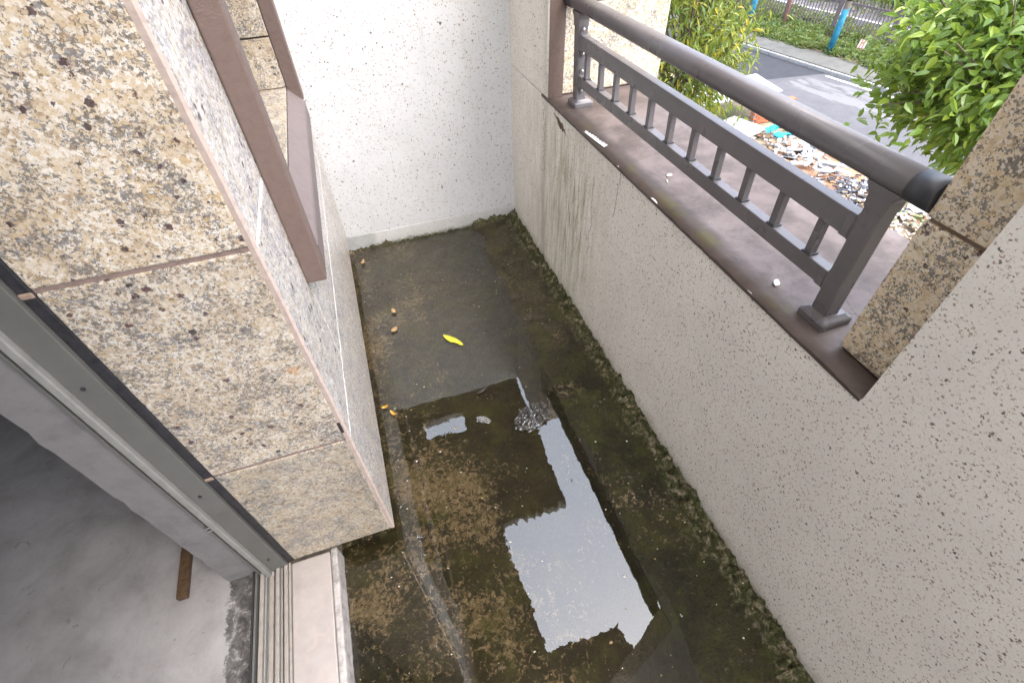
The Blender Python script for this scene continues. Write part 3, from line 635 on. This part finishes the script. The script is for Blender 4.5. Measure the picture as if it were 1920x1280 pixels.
# crumpled clear film half sunk in the puddle
def mk_film():
    m = M('clear_plastic_film', .08, .5)
    tr = m.N('ShaderNodeBsdfTransparent'); tr.inputs[0].default_value = (.84, .84, .84, 1); gl = m.N('ShaderNodeBsdfGlossy'); gl.inputs['Roughness'].default_value = .06; gl.inputs[0].default_value = (.9, .9, .92, 1)
    fr = m.N('ShaderNodeFresnel'); fr.inputs['IOR'].default_value = 1.5; mx = m.N('ShaderNodeMixShader')
    m.nt.links.new(m.math('ADD', fr.outputs[0], .05), mx.inputs[0]); m.nt.links.new(tr.outputs[0], mx.inputs[1]); m.nt.links.new(gl.outputs[0], mx.inputs[2]); m.nt.links.new(mx.outputs[0], m.o.inputs['Surface']); m.n.remove(m.b); return m.m
FILM = mk_film()
def film(name, x, y, rx, ry, ang, amp, label, seed):
    bm = bmesh.new(); n = 46; vs = {}
    for i in range(n):
        for j in range(n):
            u, v = i / (n - 1) * 2 - 1, j / (n - 1) * 2 - 1; r = math.hypot(u, v)
            if r > 1 + .25 * mn.noise((u * 2, v * 2, seed)): continue
            z = .003 + amp * max(0, 1 - r * r) * (.35 + abs(mn.noise((u * 2.5, v * 2.5, seed)))) + amp * .55 * abs(mn.noise((u * 6, v * 6, seed + 2)))
            p = Matrix.Rotation(ang, 3, 'Z') @ Vector((u * rx, v * ry, 0)); vs[i, j] = bm.verts.new((x + p.x, y + p.y, z))
    for i in range(n - 1):
        for j in range(n - 1):
            q = [vs.get(k) for k in ((i, j), (i + 1, j), (i + 1, j + 1), (i, j + 1))]
            if all(q): bm.faces.new(q).smooth = True
    return tag(bm_link(name, bm, FILM), label, 'plastic film')
film('plastic_film', .42, 1.135, .095, .062, .5, .016, 'crumpled clear plastic film lying in the puddle above the big sky reflection', 4.)
film('plastic_film', .218, 1.19, .034, .018, -.6, .006, 'small scrap of clear film in the puddle left of the crumpled film', 9.)
# bubbles and specks on the water: too many and too small to count
BUB = FILM
bm = bmesh.new()
def near_edge():
    t = random.random()
    if t < .4: return (-.185 + random.random() ** 2 * .2, random.uniform(.75, 1.6))
    if t < .6: return (random.uniform(-.38, .1), random.uniform(.25, .8))
    return (random.uniform(-.2, .75), random.uniform(.3, 2.4))
cl = [near_edge() for _ in range(34)]
for cx, cy in cl:
    for k in range(random.choice((1, 1, 2, 3, 6))):
        r = random.uniform(.0018, .0052); bmesh.ops.create_uvsphere(bm, u_segments=10, v_segments=6, radius=r, matrix=Matrix.Translation((cx + random.gauss(0, .012), cy + random.gauss(0, .012), .0005)) @ Matrix.Diagonal((1, 1, .7, 1)))
for f in bm.faces: f.smooth = True
stuff(bm_link('bubbles', bm, BUB), 'tiny bubbles scattered over the puddle', 'bubbles')
SPECK = M('pale_specks', .5, .5); SPECK.color(SPECK.ramp(SPECK.N('ShaderNodeNewGeometry').outputs['Random Per Island'], [(0, (.5, .46, .36)), (.35, (.30, .20, .10)), (.6, (.62, .60, .55)), (.85, (.25, .26, .08))], 'CONSTANT'))
bm = bmesh.new()
for k in range(240):
    x, y = random.uniform(-.36, .84), random.uniform(.1, 2.6)
    if x < -.2 and y > .75: continue
    r = random.uniform(.0012, .0042) * (1.6 if random.random() < .12 else 1); a = random.uniform(0, 6.28); h = max(.0006, height(x, y) + .001); q = []
    for t in range(5): q.append(bm.verts.new((x + r * math.cos(a + t * 1.257) * random.uniform(.6, 1.3), y + r * math.sin(a + t * 1.257) * random.uniform(.4, 1.), h)))
    c = bm.verts.new((x, y, h + r * .5))
    for t in range(5): bm.faces.new((q[t], q[(t + 1) % 5], c))
stuff(bm_link('floating_specks', bm, SPECK.m), 'pale grit and plant specks strewn over the wet floor', 'grit')
# moss along the wall feet
MOSS = mk_leaf('moss', [(.04, .08, .010), (.07, .13, .015), (.03, .045, .010), (.07, .08, .02), (.035, .035, .012)], .8, .2)
def leaf_mesh(name, items, mat, parent=None, fold=.25):
    """items: (pos, dir, normal, length, width) arrays -> one mesh of folded rhombic leaves"""
    P, Dv, Nv, Ln, Wd = [np.asarray(v, float) for v in items]
    Dv /= np.linalg.norm(Dv, axis=1, keepdims=True); S = np.cross(Dv, Nv); S /= np.linalg.norm(S, axis=1, keepdims=True) + 1e-9; Nn = np.cross(S, Dv)
    L, W_ = Ln[:, None], Wd[:, None]
    v = np.stack([P, P + Dv * L * .33 + S * W_ * .5 + Nn * W_ * fold, P + Dv * L * .70 + S * W_ * .38 + Nn * W_ * fold * .7 - Nn * L * .04, P + Dv * L - Nn * L * .12,
                  P + Dv * L * .70 - S * W_ * .38 + Nn * W_ * fold * .7 - Nn * L * .04, P + Dv * L * .33 - S * W_ * .5 + Nn * W_ * fold, P + Dv * L * .5 - Nn * L * .02], 1).reshape(-1, 3)
    n = len(P); b = np.arange(n)[:, None] * 7
    f = np.concatenate([b + np.array([[0, 5, 6]]), b + np.array([[0, 6, 1]]), b + np.array([[1, 6, 2]]), b + np.array([[5, 4, 6]]), b + np.array([[6, 3, 2]]), b + np.array([[6, 4, 3]])]).astype(int)
    me = bpy.data.meshes.new(name); me.from_pydata(v.tolist(), [], f.tolist()); return link(name, me, mat, parent)
def rand_dirs(n, zmin=-1.):
    v = RNG.normal(size=(n * 3, 3)); v /= np.linalg.norm(v, axis=1, keepdims=True); return v[v[:, 2] > zmin][:n]
mp = []
for k in range(4200):
    t = random.random()
    if t < .62:
        y = random.uniform(.1, YE); x = XP - abs(random.gauss(0, .009)); dens = .12 + 1.0 * mn.noise((y * 5, 1, 0)) + (.45 if 1.75 < y < 2.25 else 0)
    else:
        x = random.uniform(-.2, XP); y = YE - abs(random.gauss(0, .010)); dens = .35 + .8 * mn.noise((x * 6, 2, 0))
    if random.random() > dens: continue
    mp.append((x, y, max(height(min(x, XP - .002), min(y, YE - .002)), 0) + .001))
n = len(mp); d = rand_dirs(n, .05)
stuff(leaf_mesh('moss', (mp, d, rand_dirs(n), RNG.uniform(.004, .009, n), RNG.uniform(.003, .005, n)), MOSS), 'dark green moss along the foot of the parapet and end wall', 'moss')

# ================================================================== the street below
kd = Vector((.1855, -.9826, 0)); kn = Vector((.9826, .1855, 0)); K0 = Vector((18.03, 21.2, ZG))
def kp(s, off, z=0): q = K0 + kd * s + kn * off; return (q.x, q.y, ZG + z)
def kstrip(name, s0, s1, o0, o1, z, mat, thick=0): return sheet(name, [kp(s0, o0)[:2], kp(s1, o0)[:2], kp(s1, o1)[:2], kp(s0, o1)[:2]], ZG + z, mat, thick)
def mk_ground():
    m = M('bare_ground', .9, .2); X, Y, Z = m.xyz()
    c = m.ramp(m.noise(1.2, 6, .7), [(.3, (.10, .09, .06)), (.5, (.20, .16, .11)), (.7, (.30, .24, .17))])
    d = m.math('ADD', m.math('ABSOLUTE', m.math('SUBTRACT', X, 12.9)), m.math('MULTIPLY', m.math('SUBTRACT', m.noise(1.2, 4), .5), 1.6))
    d2 = m.math('ADD', m.math('ABSOLUTE', m.math('SUBTRACT', Y, 9.3)), m.math('MULTIPLY', m.math('SUBTRACT', m.noise(.9, 4), .5), 1.6))
    c = m.mix(m.math('MULTIPLY', m.step(d, 2.2, 1.7), m.step(d2, 2.6, 2.0)), c, m.ramp(m.noise(2.5, 6, .65), [(.3, (.24, .125, .07)), (.6, (.34, .20, .125)), (.8, (.40, .28, .20))]))
    gr = m.math('MULTIPLY', m.step(m.noise(1.6, 5, .7, 0, None, (3, 3, 3)), .54, .62), m.step(Y, 9.9, 10.2))
    c = m.mix(m.math('MULTIPLY', gr, .7), c, (.14, .17, .05))
    m.color(c); m.bump(m.noise(6, 6, .7), .6, .1); return m.m
struct(sheet('ground', [(-120, -120), (220, -120), (220, 220), (-120, 220)], ZG - .02, mk_ground()))
def mk_road():
    m = M('worn_asphalt', .8, .3); X, Y, Z = m.xyz()
    c = m.ramp(m.noise(2, 6, .7), [(.3, (.066, .064, .069)), (.7, (.095, .092, .098))])
    def dot(w_): n_ = m.N('ShaderNodeVectorMath', operation='DOT_PRODUCT'); m.put(n_.inputs[0], m.vmath('SUBTRACT', m.pos, tuple(K0))); n_.inputs[1].default_value = w_; return n_.outputs['Value']
    so, al = dot(tuple(kn)), dot(tuple(kd))
    cm = m.N('ShaderNodeCombineXYZ'); m.put(cm.inputs[0], m.math('MULTIPLY', so, 1.6)); m.put(cm.inputs[1], m.math('MULTIPLY', al, .38))
    nn = m.noise(1.3, 7, .72, .6, cm.outputs[0])
    reg = m.math('MULTIPLY', m.step(m.math('ABSOLUTE', m.math('SUBTRACT', so, -1.7)), 1.3, .5), m.step(al, 4.2, 5.2))
    spill = m.step(m.math('ADD', nn, m.math('MULTIPLY', reg, .22)), .655, .70)
    c = m.mix(m.math('MULTIPLY', spill, .8), c, (.145, .142, .142))
    m.color(c); m.bump(m.noise(60, 4), .3, .02); return m.m
struct(kstrip('road', -60, 60, -5.2, 0, 0, mk_road()))
ASPH = plain('fresh_asphalt', (.028, .028, .033), .75, .3, var=.12, scale=3)
a = [kp(-60, -.02)[:2], kp(4.95, -.02)[:2], kp(4.1, -2.6)[:2], kp(3.3, -5.2)[:2], kp(-60, -5.2)[:2]]
struct(sheet('road_patch', a, ZG + .004, ASPH))
WLINE = plain('road_paint', (.62, .62, .61), .7, .3, var=.12, scale=8)
struct(kstrip('road_marking', 5.1, 60, -.48, -.34, .008, WLINE))
KERB = plain('kerb_stone', (.26, .255, .245), .85, .3, var=.12, scale=2.5)
kb = struct(kstrip('kerb', -60, -55, 0, .16, -.02, KERB, .14))
km = None
for i in range(-12, 26):
    if km is None:
        bm = bmesh.new(); add_box(bm, 0, .16, 0, .985, -.05, .13); bmesh.ops.bevel(bm, geom=bm.edges[:], offset=.02, segments=2, affect='EDGES'); km = bpy.data.meshes.new('kerb_stone'); bmesh.ops.recalc_face_normals(bm, faces=bm.faces); bm.to_mesh(km); bm.free(); km.materials.append(KERB)
    o = bpy.data.objects.new('kerb_stone', km); COL.objects.link(o); o.parent = kb; o.location = kp(i + 1, 0); o.rotation_euler = (0, 0, math.atan2(-kd.x, kd.y) + math.pi)
    o.location = kp(i, .16); o.rotation_euler.z = math.atan2(kd.y, kd.x) - math.pi / 2
    o.location = kp(i, 0) if False else kp(i, 0)
WALK = plain('pavement_concrete', (.095, .092, .082), .85, .3, var=.15, scale=2, bumps=.4, bscale=20)
struct(kstrip('pavement', -60, 60, .16, 1.6, .10, WALK))
SOIL = plain('leafy_soil', (.075, .058, .038), .9, .2, var=.35, scale=6, bumps=.6, bscale=9)
struct(kstrip('verge', -60, 60, 1.6, 6.4, .08, SOIL))
PATH = plain('far_paving', (.22, .205, .215), .85, .3, var=.1, scale=1.5)
struct(kstrip('far_path', -60, 60, 6.4, 14, .12, PATH))

# fence with pickets
FEN = plain('mauve_fence_paint', (.15, .115, .125), .6, .4, var=.1, scale=6)
fe = empty('picket_fence', kp(4, 4.35), 'long mauve grey metal picket fence behind the shrubs across the road', 'fence')
FO, FH = 4.35, 1.62
def kbox(name, s, off, z0, z1, hs, ho, mat, parent):
    c = Vector(kp(s, off)); bm = bmesh.new(); add_box(bm, -hs, hs, -ho, ho, z0, z1)
    bmesh.ops.transform(bm, matrix=Matrix.Translation((c.x, c.y, ZG)) @ Matrix.Rotation(math.atan2(kd.y, kd.x), 4, 'Z'), verts=bm.verts); return bm_link(name, bm, mat, parent)
pk = kbox('picket', -12, FO, .1, FH, .021, .016, FEN, fe); base = Vector(kp(-12, FO))
for i in range(1, 172):
    o = pk.copy(); COL.objects.link(o); q = Vector(kp(-12 + i * .16, FO)); o.location = Vector(pk.location) + (q - base)
for i in range(11): kbox('fence_post', -12.06 + i * 2.75, FO, .0, FH + .12, .055, .055, FEN, fe)
for z in (.25, FH - .22): kbox('fence_rail', 1.7, FO + .016, z - .035, z + .035, 13.8, .018, FEN, fe)
WHT = plain('white_low_wall', (.36, .35, .34), .8, .3, var=.1, scale=3)
lw = kbox('low_wall', 1.7, 6.5, 0, .42, 14, .12, WHT, None); tag(lw, 'low white wall behind the picket fence', 'wall')

# planting
def shrub_leaves(cen, rad, n, ln, wd):
    d = rand_dirs(n, -.35); r = RNG.uniform(.55, 1.0, n) ** .5; P = np.asarray(cen) + d * r[:, None] * np.asarray(rad)
    return P, d + RNG.normal(size=(n, 3)) * .7 + np.array([0, 0, .2]), RNG.normal(size=(n, 3)) * .5 + np.array([0, 0, 1]), RNG.uniform(.6, 1.2, n) * ln, RNG.uniform(.6, 1.2, n) * wd
pack = [[], [], [], [], []]
for k in range(900):
    s, o_ = random.uniform(-11, 13), random.uniform(1.7, 6.2); h = .14 + .14 * (o_ - 1.7) / 2.6 + random.uniform(-.05, .1)
    r = random.uniform(.25, .45)
    for L_, v in zip(pack, shrub_leaves(kp(s, o_, .1), (r, r, h), 80, .13, .075)): L_.append(v)
stuff(leaf_mesh('ground_cover', [np.concatenate(v) for v in pack], LEAF_H), 'mass of mixed green ground cover along the far verge', 'ground cover')
pack = [[], [], [], [], []]
for k in range(170):
    s, o_ = random.uniform(-14, 10), random.uniform(8.5, 13); r = random.uniform(.6, 1.1)
    if s > 4 and o_ < 11: continue
    for L_, v in zip(pack, shrub_leaves(kp(s, o_, .6), (r, r, random.uniform(.6, 1.3)), 130, .22, .12)): L_.append(v)
stuff(leaf_mesh('far_shrubbery', [np.concatenate(v) for v in pack], LEAF_H), 'dark green shrubbery beyond the picket fence', 'shrubbery')

# trees
def tree(name, base, tip, label, leafmat, crown_c, crown_r, n_twigs, per, ln, wd, droop, spread, tr=.11, seed=1, skip=None):
    rs = np.random.default_rng(seed); t = empty(name, base, label, 'tree')
    bm = bmesh.new(); p = [Vector(base).lerp(Vector(tip), k) + Vector((mn.noise((k * 3, seed, 0)), mn.noise((k * 3, 0, seed)), 0)) * .25 * k for k in (0, .25, .5, .75, 1)]
    for k in range(4): tube(bm, p[k], p[k + 1], tr * (1 - .17 * k), tr * (1 - .17 * (k + 1)), 10)
    L = [[], [], [], [], []]; C = np.array(crown_c); Rr = np.array(crown_r)
    for i in range(n_twigs):
        d = rs.normal(size=3); d /= np.linalg.norm(d); d[2] = d[2] * .8 + .1
        e = C + d * Rr * rs.uniform(.45, 1.0) ** .6
        s = C + (e - C) * .25 + np.array([0, 0, -.2 * Rr[2]])
        if i % 3 == 0: tube(bm, tuple(s), tuple(e), .012, .003, 5, False)
        if i % 9 == 0: tube(bm, p[3 if i % 2 else 4], tuple(s), .03, .012, 6, False)
        ax = (e - s) / np.linalg.norm(e - s); m = per
        tt = rs.uniform(.35, 1.05, m)[:, None]; P = s + (e - s) * tt + rs.normal(size=(m, 3)) * spread
        P[:, 2] -= droop * (tt[:, 0] ** 2) * .4
        dd = ax * .6 + rs.normal(size=(m, 3)) * .6; dd[:, 2] -= droop
        nn = rs.normal(size=(m, 3)) * .45 + np.array([-.25, -.2, 1])
        for l_, v in zip(L, (P, dd, nn, rs.uniform(.65, 1.2, m) * ln, rs.uniform(.7, 1.2, m) * wd)): l_.append(v)
    bm_link('trunk', bm, BARK, t)
    leaf_mesh('crown', [np.concatenate(v) for v in L], leafmat, t)
    return t
tree('willow_leaved_tree', (3.2, 5.6, ZG), (3.5, 5.1, .2), 'tree with narrow yellow green leaves just outside the far granite pier', LEAF_A, (3.62, 5.05, .25), (.80, .80, 1.55), 215, 30, .10, .025, .9, .07, seed=3)
tree('broad_leaved_tree', (5.2, 2.2, ZG), (5.0, 2.3, .6), 'bright green leafy tree just outside the near end of the railing', LEAF_B, (4.62, 2.42, .60), (1.02, .92, 1.0), 300, 26, .098, .042, .35, .07, seed=5)

BLUEP = M('blue_painted_trunk', .7, .3); _z = BLUEP.xyz()[2]
BLUEP.color(BLUEP.mix(BLUEP.step(BLUEP.math('ADD', _z, BLUEP.math('MULTIPLY', BLUEP.noise(8), .1)), ZG + 1.75, ZG + 1.80), BLUEP.ramp(BLUEP.noise(5, 5), [(.3, (.010, .10, .17)), (.7, (.025, .20, .29))]), (.075, .06, .05)))
def street_tree(x, y, r, label, seed):
    t = empty('street_tree', (x, y, ZG), label, 'tree', 'trees with blue painted trunks'); bm = bmesh.new()
    tube(bm, (x, y, ZG - .05), (x + .03, y, ZG + 2), r, r * .88, 14); tube(bm, (x + .03, y, ZG + 2), (x + .1, y + .05, ZG + 5), r * .88, r * .6, 14); bm_link('trunk', bm, BLUEP.m, t)
    v = [np.concatenate(k) for k in zip(*[shrub_leaves((x + random.gauss(0, .7), y + random.gauss(0, .7), ZG + 6.2 + random.gauss(0, .5)), (.8, .8, .7), 160, .16, .08) for _ in range(9)])]
    leaf_mesh('crown', v, LEAF_B, t)
street_tree(20.5, 18.15, .135, 'street tree with blue painted trunk beside the pavement edge', 1)
street_tree(19.9, 22.9, .135, 'farther street tree with blue painted trunk behind the willow leaves', 2)
PINK = plain('faded_red_pole_paint', (.36, .17, .15), .6, .4, var=.15, scale=6)
bm = bmesh.new(); tube(bm, (21.5, 22.3, ZG), (21.52, 22.3, ZG + 3.2), .085, .075, 14); o = tag(bm_link('sign_pole', bm, PINK), 'thin faded red pole standing in the shrubs by the fence', 'pole')
# striped board lying in the ground cover
RED = plain('red_stripe', (.55, .06, .07), .6, .4, var=.05)
sb = empty('striped_board', (21.6, 17.6, ZG + .4), 'small red and white striped board lying in the ground cover', 'board')
mt = Matrix.Translation((21.6, 17.6, ZG + .45)) @ Matrix.Rotation(R_(-60), 4, 'Z') @ Matrix.Rotation(R_(52), 4, 'X')
for k in range(5):
    bm = bmesh.new(); add_box(bm, -.135 + .054 * k, -.135 + .054 * (k + 1) - .0005, -.17, .17, -.012, .012); bmesh.ops.transform(bm, matrix=mt, verts=bm.verts); bm_link('stripe', bm, RED if k % 2 else WHT, sb)

# demolition rubble
BRK = plain('red_brick', (.40, .125, .06), .85, .3, var=.25, scale=8)
MORT = plain('mortar', (.26, .21, .18), .9, .2, var=.2, scale=10)
bw = empty('brick_wall_stub', (13.6, 13.5, ZG), 'broken red brick wall stub standing in the rubble below the railing', 'wall')
bm = bmesh.new(); add_box(bm, 12.88, 14.42, 13.31, 13.51, ZG, ZG + .60); bm_link('mortar_core', bm, MORT, bw)
for c_ in range(9):
    for k in range(7 if c_ % 2 == 0 else 6):
        x = 12.87 + k * .225 + (.11 if c_ % 2 else 0)
        if c_ > 6 and random.random() < .3: continue
        j = random.uniform(-.012, .012); box('brick', x, x + .212, 13.29 + j, 13.53 + j, ZG + .005 + c_ * .073, ZG + .068 + c_ * .073, BRK, bw, .006, 1)
WB = plain('white_board', (.36, .37, .385), .6, .4, var=.06, scale=3); GB = plain('grey_board', (.32, .34, .36), .6, .4, var=.1, scale=4)
tag(beam('roof_sheet', (11.2, 14.6, ZG + .72), (13.9, 14.2, ZG + .95), 1.7, .03, WB), 'large white roof sheet resting behind the brick stub', 'sheet')
tag(beam('roof_sheet', (10.8, 12.6, ZG + .12), (12.6, 13.1, ZG + .20), 1.3, .03, WB), 'large white sheet lying flat on the ground left of the brick stub', 'sheet')
for k in range(26):
    x, y = 12.75 + random.gauss(0, .42), 10.75 + random.gauss(0, .55); a_ = random.uniform(0, 3.14); ln = random.uniform(.25, .8); z = ZG + random.uniform(.04, .22)
    dx = Vector((math.cos(a_), math.sin(a_), random.uniform(-.25, .25))) * ln / 2; c_ = Vector((x, y, z + abs(dx.z)))
    wd_, hh_ = random.uniform(.08, .26), random.uniform(.02, .06); pale = random.random() < .75
    o = beam('broken_board', c_ - dx, c_ + dx, wd_, hh_, WB if pale else GB)
    tag(o, ('long ' if ln > .55 else 'short ') + ('wide ' if wd_ > .17 else 'narrow ') + ('white' if pale else 'grey') + ' broken board in the rubble heap below the handrail', 'board', 'boards in the rubble heap')
bm = bmesh.new(); tube(bm, (12.75, 11.35, ZG + .16), (13.15, 11.0, ZG + .2), .15, .15, 16, False); tube(bm, (12.76, 11.34, ZG + .16), (13.15, 11.0, ZG + .2), .135, .135, 16, False)
tag(bm_link('broken_pipe', bm, GB), 'short wide grey pipe lying on the rubble heap', 'pipe')
CYAN = plain('turquoise_cloth', (.02, .36, .42), .7, .3, var=.2, scale=8)
def cloth(name, pts, wd, mat, label, seed):
    bm = bmesh.new(); rows = []
    P = [Vector(p) for p in pts]; n = 8
    for a_, b_ in zip(P, P[1:]):
        for i in range(n):
            c_ = a_.lerp(b_, i / n); d_ = (b_ - a_).normalized(); s_ = d_.cross(Vector((0, 0, 1))).normalized()
            rows.append([bm.verts.new(c_ + s_ * wd * (u - .5) * (1 + .5 * mn.noise((len(rows) * .4, seed, 0))) + Vector((0, 0, .07 * mn.noise((len(rows) * .5, u * 3, seed)) + .05 * math.sin(u * 9 + len(rows) * .5)))) for u in np.linspace(0, 1, 7)])
    for a_, b_ in zip(rows, rows[1:]):
        for k in range(6): bm.faces.new((a_[k], a_[k + 1], b_[k + 1], b_[k])).smooth = True
    r = bmesh.ops.extrude_face_region(bm, geom=bm.faces[:]); bmesh.ops.translate(bm, verts=[v for v in r['geom'] if isinstance(v, bmesh.types.BMVert)], vec=(0, 0, .006))
    return tag(bm_link(name, bm, mat), label, 'cloth')
cloth('cloth', [(12.55, 12.2, ZG + .25), (12.95, 12.35, ZG + .32), (13.4, 12.15, ZG + .3), (13.75, 11.9, ZG + .26)], .24, CYAN, 'crumpled turquoise cloth on the rubble by the brick stub', 1)
cloth('cloth', [(12.65, 12.0, ZG + .2), (13.05, 11.85, ZG + .25), (13.6, 11.8, ZG + .26)], .2, CYAN, 'second turquoise cloth strip at the near side of the crumpled one', 2)
BLUET = plain('blue_plastic', (.03, .22, .55), .5, .4, var=.15, scale=8)
cloth('plastic_tarp', [(22.0, 13.0, ZG + .35), (22.5, 13.4, ZG + .5), (22.9, 13.3, ZG + .45)], .35, BLUET, 'torn blue plastic on the far verge behind the bright green tree', 4)
cloth('plastic_tarp', [(24.6, 15.0, ZG + .9), (25.0, 15.3, ZG + 1.2), (25.1, 15.6, ZG + 1.5)], .4, BLUET, 'blue plastic caught on the picket fence behind the bright green tree', 6)
cloth('plastic_bag', [(13.0, 7.1, ZG + .15), (13.35, 7.3, ZG + .22), (13.7, 7.4, ZG + .16)], .42, WB, 'white plastic bag on the ground beyond the near end of the handrail', 8)
def debris(name, c, sx, sy, h, n, cols, size, label, cat, seed):
    rs = random.Random(seed); m = M(name + '_fragments', .6, .4); r = m.N('ShaderNodeNewGeometry').outputs['Random Per Island']
    m.color(m.ramp(r, [(i / len(cols), q) for i, q in enumerate(cols)], 'CONSTANT')); bm = bmesh.new()
    for k in range(n):
        x, y = rs.gauss(0, .45), rs.gauss(0, .45); q = math.exp(-(x * x + y * y) * 1.6)
        mt_ = Matrix.Translation((c[0] + x * sx, c[1] + y * sy, ZG + h * q * rs.uniform(.4, 1.) + .02)) @ Matrix.Rotation(rs.uniform(0, 6.3), 4, 'Z') @ Matrix.Rotation(rs.gauss(0, .5), 4, 'X') @ Matrix.Diagonal((rs.uniform(.5, 1.6) * size, rs.uniform(.4, 1) * size, rs.uniform(.1, .5) * size, 1))
        vs = [bm.verts.new(mt_ @ Vector((u * rs.uniform(.7, 1.2), v * rs.uniform(.7, 1.2), w_))) for u in (-.5, .5) for v in (-.5, .5) for w_ in (-.5, .5)]
        for f in ((0, 1, 3, 2), (4, 6, 7, 5), (0, 4, 5, 1), (2, 3, 7, 6), (0, 2, 6, 4), (1, 5, 7, 3)): bm.faces.new([vs[i] for i in f])
    return stuff(bm_link(name, bm, m.m), label, cat)
debris('rubble', (12.8, 11.0), 1.4, 1.7, .25, 300, [(.32, .31, .3), (.28, .15, .085), (.34, .32, .29), (.2, .12, .075), (.26, .22, .19), (.40, .39, .38)], .11, 'pale broken rubble heaped under the boards', 'rubble', 2)
debris('rubbish_heap', (12.55, 8.25), 1.0, 1.2, .2, 420, [(.03, .03, .035), (.10, .10, .11), (.45, .45, .46), (.05, .05, .06), (.28, .19, .10), (.16, .17, .2), (.07, .06, .06)], .10, 'dark rubbish heap on the orange soil below the railing', 'rubbish', 3)
debris('scattered_rubble', (12.6, 6.8), 2.0, 1.6, .12, 520, [(.36, .33, .29), (.28, .21, .14), (.40, .38, .35), (.2, .15, .1), (.11, .14, .04), (.34, .24, .16)], .10, 'pale scattered rubble and litter beyond the near end of the sill', 'rubble', 4)
